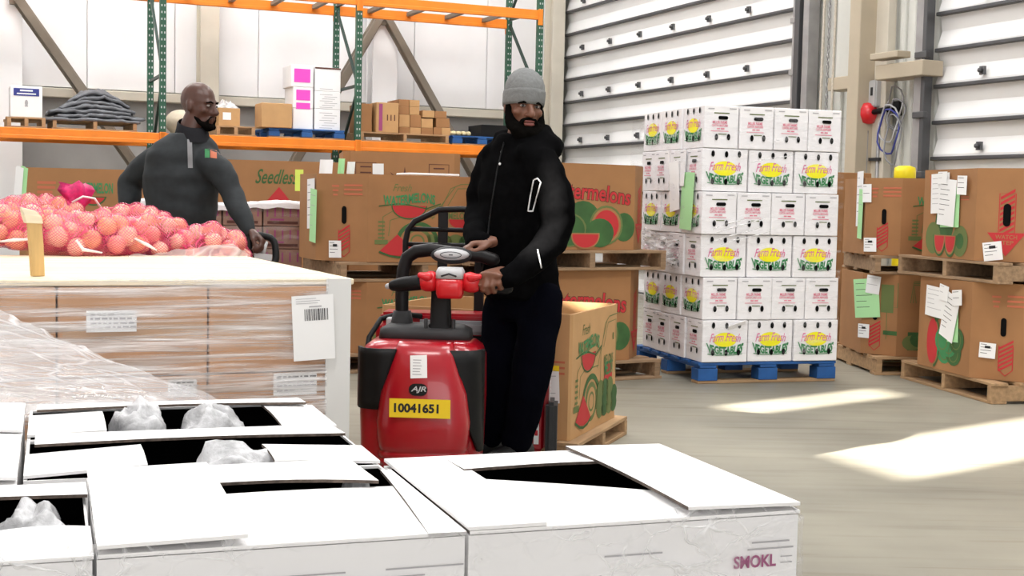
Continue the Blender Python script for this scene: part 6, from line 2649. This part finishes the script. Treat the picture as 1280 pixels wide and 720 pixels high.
# ------------------------------------------------------------------ wrapped crates beyond the bald person
GC = at(322, 290, 9.75)
t0 = Vector((GC.x - 0.27, GC.y, 0))
CZ = R(14)
cx_ = Vector((math.cos(CZ), math.sin(CZ), 0))
pallet(pallet_proto(1.12, 0.6, WOODD, 0.13, 5), (t0.x, t0.y, 0), CZ, 'wooden pallet under the wrapped produce crates')
CRT = mat('crate_rosy_brown', (0.30, 0.165, 0.12), 0.7, var=0.2, scale=9)
crb = MB().box((0, 0, 0.082), (0.278, 0.5, 0.160)).mesh('crate_body', CRT, 0.004)
cp = Print((0, -0.25, 0), (1, 0, 0), off=0.0015)
for k in range(5):
    cp.rect(-0.11 + 0.055 * k, 0.105, 0.012, 0.07, 0)
cp.rect(0, 0.028, 0.22, 0.02, 1)
cp.rect(-0.04, 0.05, 0.1, 0.014, 0)
cpm = cp.mesh('printed_slats', [INKPU, INKBR])
for k in range(6):
    for i in range(4):
        c = t0 + cx_ * (-0.43 + 0.287 * i) + Vector((0, 0, 0.132 + 0.164 * k))
        t = thing('produce_crate', 'rosy brown crate in the wrapped block, %s row, %s from left' % (ROWW[5 - k], COLW[i]), 'crate', c, CZ, 'wrapped produce crates')
        link('crate_body', crb, t)
        link('printed_slats', cpm, t)
m = MB()


def cf(u, v):
    p = t0 + cx_ * (-0.60 + 1.2 * u) + Vector((math.sin(CZ), -math.cos(CZ), 0)) * (0.265 + 0.008 * mn.noise(Vector((u * 9, v * 12, 0))))
    return (p.x, p.y, 0.14 + 1.0 * v)


m.grid(cf, 40, 40)
tag(m.build('stretch_film', FILM_THIN), 'thin stretch film over the rosy brown crates', 'film')
t = thing('top_sheet', 'crumpled white sheet covering the top of the wrapped crates', 'sheet', (0, 0, 0))
m = MB()


def ts(u, v):
    y = -0.28 + 0.56 * min(1, max(0, (v - 0.25) / 0.75))
    z = 1.125 + 0.012 * mn.noise(Vector((u * 14, v * 8, 0))) + 0.012 * math.sin(u * 9)
    if v < 0.25:
        z -= (0.25 - v) * (0.20 + 0.10 * mn.noise(Vector((u * 8, 3, 0))))
    p = t0 + cx_ * (-0.60 + 1.2 * u) + Vector((-math.sin(CZ), math.cos(CZ), 0)) * y
    return (p.x, p.y, z)


m.grid(ts, 40, 14)
m.build('sheet_surface', mat('white_sheet', (0.8, 0.76, 0.78), 0.4, bump=0.4, scale=18), t)
p = at(374, 222, 9.9)
m = MB()
m.box((p.x, p.y, p.z - 0.02), (0.06, 0.01, 0.16), rz=0.3)
tag(m.build('lime_note', PAPERY), 'small lime note standing on the wrapped crates', 'paper')

# ------------------------------------------------------------------ goods on the rack shelf
SHZ = BEAMZ[0] + 0.077
MPX = lambda px, yl=0.1: RX(px, 160, yl)[0]


def rbox(name, label, cat, px0, px1, h, yl, dep, z, mt, group=None, bevel=0.006, decor=None):
    a, b = MPX(px0, yl), MPX(px1, yl)
    c = RK((a + b) / 2, yl + dep / 2, z)
    t = thing(name, label, cat, c, PHI, group)
    m = MB()
    m.box((0, 0, h / 2), (b - a, dep, h))
    m.build('carton_body', mt, t, bevel)
    if decor:
        pr = Print((0, -dep / 2, 0), (1, 0, 0), off=0.003)
        decor(pr, b - a, h)
        pr.build('printed_label', PALETTE + [INKB], t)
    return t


def rpallet(px0, px1, label, pp=None, blue=False, yl=0.05):
    a, b = MPX(px0, yl), MPX(px1, yl)
    c = RK((a + b) / 2, yl + 0.5, SHZ)
    if blue:
        return block_pallet(b - a, 1.0, c, PHI, label, 0.12)
    return pallet(pallet_proto(b - a, 1.0, WOOD, 0.12, 5), c, PHI, label)


PZ = SHZ + 0.122
rpallet(65, 172, 'wooden pallet on the rack under the grey tarp')
rpallet(8, 58, 'wooden pallet on the rack under the blue-banded white carton')
rpallet(270, 320, 'wooden pallet on the rack right of the bald person')
rpallet(336, 431, 'blue pallet on the rack under the pink-labelled cartons', blue=True)
rpallet(450, 562, 'wooden pallet on the rack under the small brown boxes')
rpallet(566, 640, 'blue pallet on the rack at the right of the brown boxes', blue=True)


def band(pr, w, h):
    pr.rect(0, h * 0.80, w * 0.80, h * 0.24, 16)
    pr.rect(0, h * 0.85, w * 0.4, h * 0.05, iP, 1)
    pr.rect(0, h * 0.75, w * 0.6, h * 0.04, iP, 1)
    pr.disc(0, h * 0.46, w * 0.05, h * 0.1, iGY, 0)
    pr.rect(0, h * 0.36, w * 0.1, h * 0.04, iGY, 0)


rbox('white_carton', 'white carton with blue header band at the left end of the rack', 'box', 13, 53, 0.36, 0.1, 0.5, PZ, WHITEC, decor=band)
# grey tarp heap
t = thing('grey_tarp', 'heap of folded grey tarpaulin on a rack pallet', 'tarp', RK(MPX(120), 0.5, PZ), PHI)
TARP = mat('tarp_grey', (0.13, 0.135, 0.15), 0.6, var=0.25, scale=7)
for k in range(7):
    m = MB()
    rndk = random.Random(k)
    Lx = 0.53 - 0.035 * k
    x0 = [-0.03, 0.06, -0.06, 0.03, 0.0, 0.05, 0.02][k]

    def tf(u, v, k=k, Lx=Lx, x0=x0):
        a = (u - 0.5) * 2
        b = (v - 0.5) * 2
        hgt = 0.055 * k + 0.05 * (1 - abs(a) ** 3) * (1 - abs(b) ** 3) + 0.03 * mn.noise(Vector((a * 3 + k, b * 3, k))) + 0.015 * mn.noise(Vector((a * 9 + k, b * 2, k + 3)))
        hgt *= (1 - 0.35 * a * a) if k > 2 else 1 - 0.15 * abs(a)
        return (x0 + a * Lx * (1 + 0.05 * mn.noise(Vector((b * 4, k, 0)))), b * (0.46 - 0.03 * k), max(0.002, hgt) + 0.004)
    m.grid(tf, 30, 20)
    o = m.build('tarp_fold', TARP, t)
    o.modifiers.new('t', 'SOLIDIFY').thickness = 0.03

rbox('brown_carton', 'small brown carton with white label right of the bald head', 'box', 273, 300, 0.22, 0.15, 0.4, PZ, CARD2, decor=lambda pr, w, h: pr.rect(-0.03, h * 0.55, 0.10, 0.09, iP, 0))
t = thing('clear_bag', 'crumpled clear bag on top of the small brown carton', 'plastic bag', RK(MPX(287), 0.35, PZ + 0.222), PHI)
m = MB()
m.grid(lambda u, v: ((u - 0.5) * 0.3, (v - 0.5) * 0.3, 0.004 + max(0, 0.09 * math.sin(math.pi * u) * math.sin(math.pi * v) * (1 + 0.9 * mn.noise(Vector((u * 7, v * 7, 5)))))), 14, 14, smooth=False)
m.build('bag_surface', FILM_BAG, t)
t = thing('pale_sack', 'pale beige sack behind the bald person on the rack', 'sack', RK(MPX(233), 0.55, SHZ), PHI)
m = MB()
m.ell((0, 0, 0.16), (0.19, 0.26, 0.16))
m.build('sack_body', mat('sack_beige', (0.62, 0.54, 0.42), 0.8, var=0.15, scale=8, bump=0.3), t)
rbox('brown_carton', 'plain brown carton left of the pink-labelled stack', 'box', 327, 365, 0.30, 0.02, 0.4, PZ, CARD2)
pk = lambda pr, w, h: pr.rect(0, h * 0.52, w * 0.72, h * 0.62, iPP, 0)
zz = PZ
for k, (h, dec, lab) in enumerate(((0.26, None, 'plain white carton at the foot of the pink-labelled column'), (0.26, lambda pr, w, h: (pr.rect(0, h * 0.62, w * 0.7, h * 0.5, iPP, 0), pr.rect(0, h * 0.1, w * 0.7, h * 0.3, iPP, 0)), 'white carton with two pink labels in the middle of its column'), (0.27, pk, 'white carton with a large pink label at the top of its column'))):
    rbox('white_carton', lab, 'box', 366 - (3 if k == 2 else 0), 391, h, 0.12, 0.45, zz, WHITEC, 'white cartons on the blue rack pallet', decor=dec)
    zz += h + 0.002
zz = PZ
for k, (h, lab) in enumerate(((0.26, 'white scuffed carton at the foot of the right column'), (0.22, 'white scuffed carton in the middle of the right column'), (0.30, 'white carton with dark rim on top of the right column'))):
    def lin(pr, w, h_, k=k):
        for q in range(7 if k < 2 else 1):
            pr.rect(-0.02 + 0.03 * (q % 3), h_ * (0.1 + 0.12 * q), w * 0.5, 0.006, iGY, 0)
        if k == 2:
            pr.rect(0, h_ - 0.012, w, 0.02, iBR, 0)
    rbox('white_carton', lab, 'box', 393, 425, h, 0.12, 0.45, zz, WHITEC, 'white cartons on the blue rack pallet', decor=lin)
    zz += h + 0.002


def tallc(pr, w, h):
    pr.rect(-w * 0.30, h * 0.5, w * 0.16, h * 0.9, iPU, 0)
    for q in range(3):
        pr.rect(w * (0.0 + 0.16 * q), h * 0.5, w * 0.05, h * 0.2, iBR, 0)


rbox('brown_carton', 'tall brown carton with purple band on the rack pallet', 'box', 470, 498, 0.38, 0.08, 0.55, PZ, CARD2, decor=tallc)
rbox('brown_carton', 'dark brown carton behind the green rack upright', 'box', 450, 465, 0.36, 0.15, 0.5, PZ, CARD)
for k, (a, b, z, h, lab) in enumerate(((499, 512, 0, 0.085, 'bottom row, first'), (512.5, 526, 0, 0.085, 'bottom row, second'), (526.5, 541, 0, 0.085, 'bottom row, third'), (499, 512, 0.087, 0.16, 'second row, first'), (512.5, 526, 0.087, 0.16, 'second row, second'), (526.5, 541, 0.087, 0.12, 'second row, third'),
                                      (498, 511, 0.249, 0.10, 'third row, first'), (511.5, 524, 0.249, 0.10, 'third row, second'), (498, 511, 0.351, 0.09, 'top row, first'), (511.5, 524, 0.351, 0.09, 'top row, second'),
                                      (542, 552, 0, 0.10, 'low right cluster, bottom left'), (552.5, 563, 0, 0.10, 'low right cluster, bottom right'), (545, 562, 0.102, 0.12, 'low right cluster, middle'), (528, 543, 0.224, 0.09, 'low right cluster, top left'), (543.5, 558, 0.224, 0.09, 'low right cluster, top right'))):
    sup = 0.0
    rbox('small_box', 'small brown box on the rack pallet, ' + lab, 'box', a, b, h, 0.2, 0.5, PZ + z, CARD2 if k % 2 else CARD, 'small brown boxes on the rack', 0.003)
t = thing('yellow_bundle', 'flat yellowish bundle on the blue rack pallet at right', 'bundle', RK(MPX(580), 0.35, PZ), PHI)
for k in range(4):
    m = MB()
    m.tube([(-0.14 + 0.07 * k, -0.25, 0.03), (-0.10 + 0.07 * k, 0.2, 0.035)], 0.03, 8, round_ends=True)
    m.build('roll', mat('bundle_yellow', (0.62, 0.52, 0.30), 0.6), t)
rbox('black_case', 'low black case at the right end of the shelf', 'case', 602, 640, 0.16, 0.1, 0.5, PZ, BLACK)

# white foam strip lying along the rim of the pickup-print bin
p = at(533, 219, 9.05)
t = thing('foam_strip', 'thin white strip lying on the rim of the pickup-print bin', 'foam strip', (p.x, p.y + 0.12, 1.334), DRZ)
m = MB()
m.box((0, 0, 0.008), (0.36, 0.3, 0.016))
m.build('strip', WHITEC, t, 0.004)

# torn film tails hanging between the red-lettered bins and the carton stack
m = MB()


def tail(u, v):
    a = at(806, 283, 9.25).lerp(at(806, 316, 9.25), v)
    b = at(852, 300, 8.92).lerp(at(848, 336, 8.92), v)
    p = a.lerp(b, u)
    n = 0.035 * mn.noise(Vector((u * 5, v * 4, 7))) + 0.02 * mn.noise(Vector((u * 4, v * 18, 2)))
    return p + Vector((n, n * 0.5, -0.10 * u * (1 - u) + 0.4 * n))


m.grid(tail, 30, 26)
FILM_TAIL = film_mat('film_tail', 0.05, 0.9, 6.0, (2.0, 2.0, 9.0), p0=0.42, p1=0.62, col=(0.95, 0.95, 0.96), rough=0.12)
tag(m.build('loose_film', FILM_TAIL), 'torn shiny film hanging at the shaded side of the carton stack', 'film')
sn = Vector((math.sin(SRZ), -math.cos(SRZ), 0))
t = thing('film_strands', 'stretched white film strands across the third row of cartons', 'film', (0, 0, 0))
for k, (a, za, b, zb) in enumerate(((0.02, 0.98, 0.42, 1.10), (0.02, 0.93, 0.40, 1.04), (0.04, 1.02, 0.30, 1.10), (0.10, 0.92, 0.46, 1.01), (0.30, 1.46, 0.62, 1.52))):
    p0 = SC0 + sx * a + sn * 0.045 + Vector((0, 0, za))
    p1 = SC0 + sx * b + sn * 0.045 + Vector((0, 0, zb))
    m = MB()
    m.tube([p0, p0.lerp(p1, 0.35) + Vector((0, 0, 0.006)), p0.lerp(p1, 0.7), p1], [0.002, 0.006, 0.005, 0.0015], 6, squash=((sn.x, sn.y, 0), 0.3))
    m.build('strand', FILM_TAIL, t)
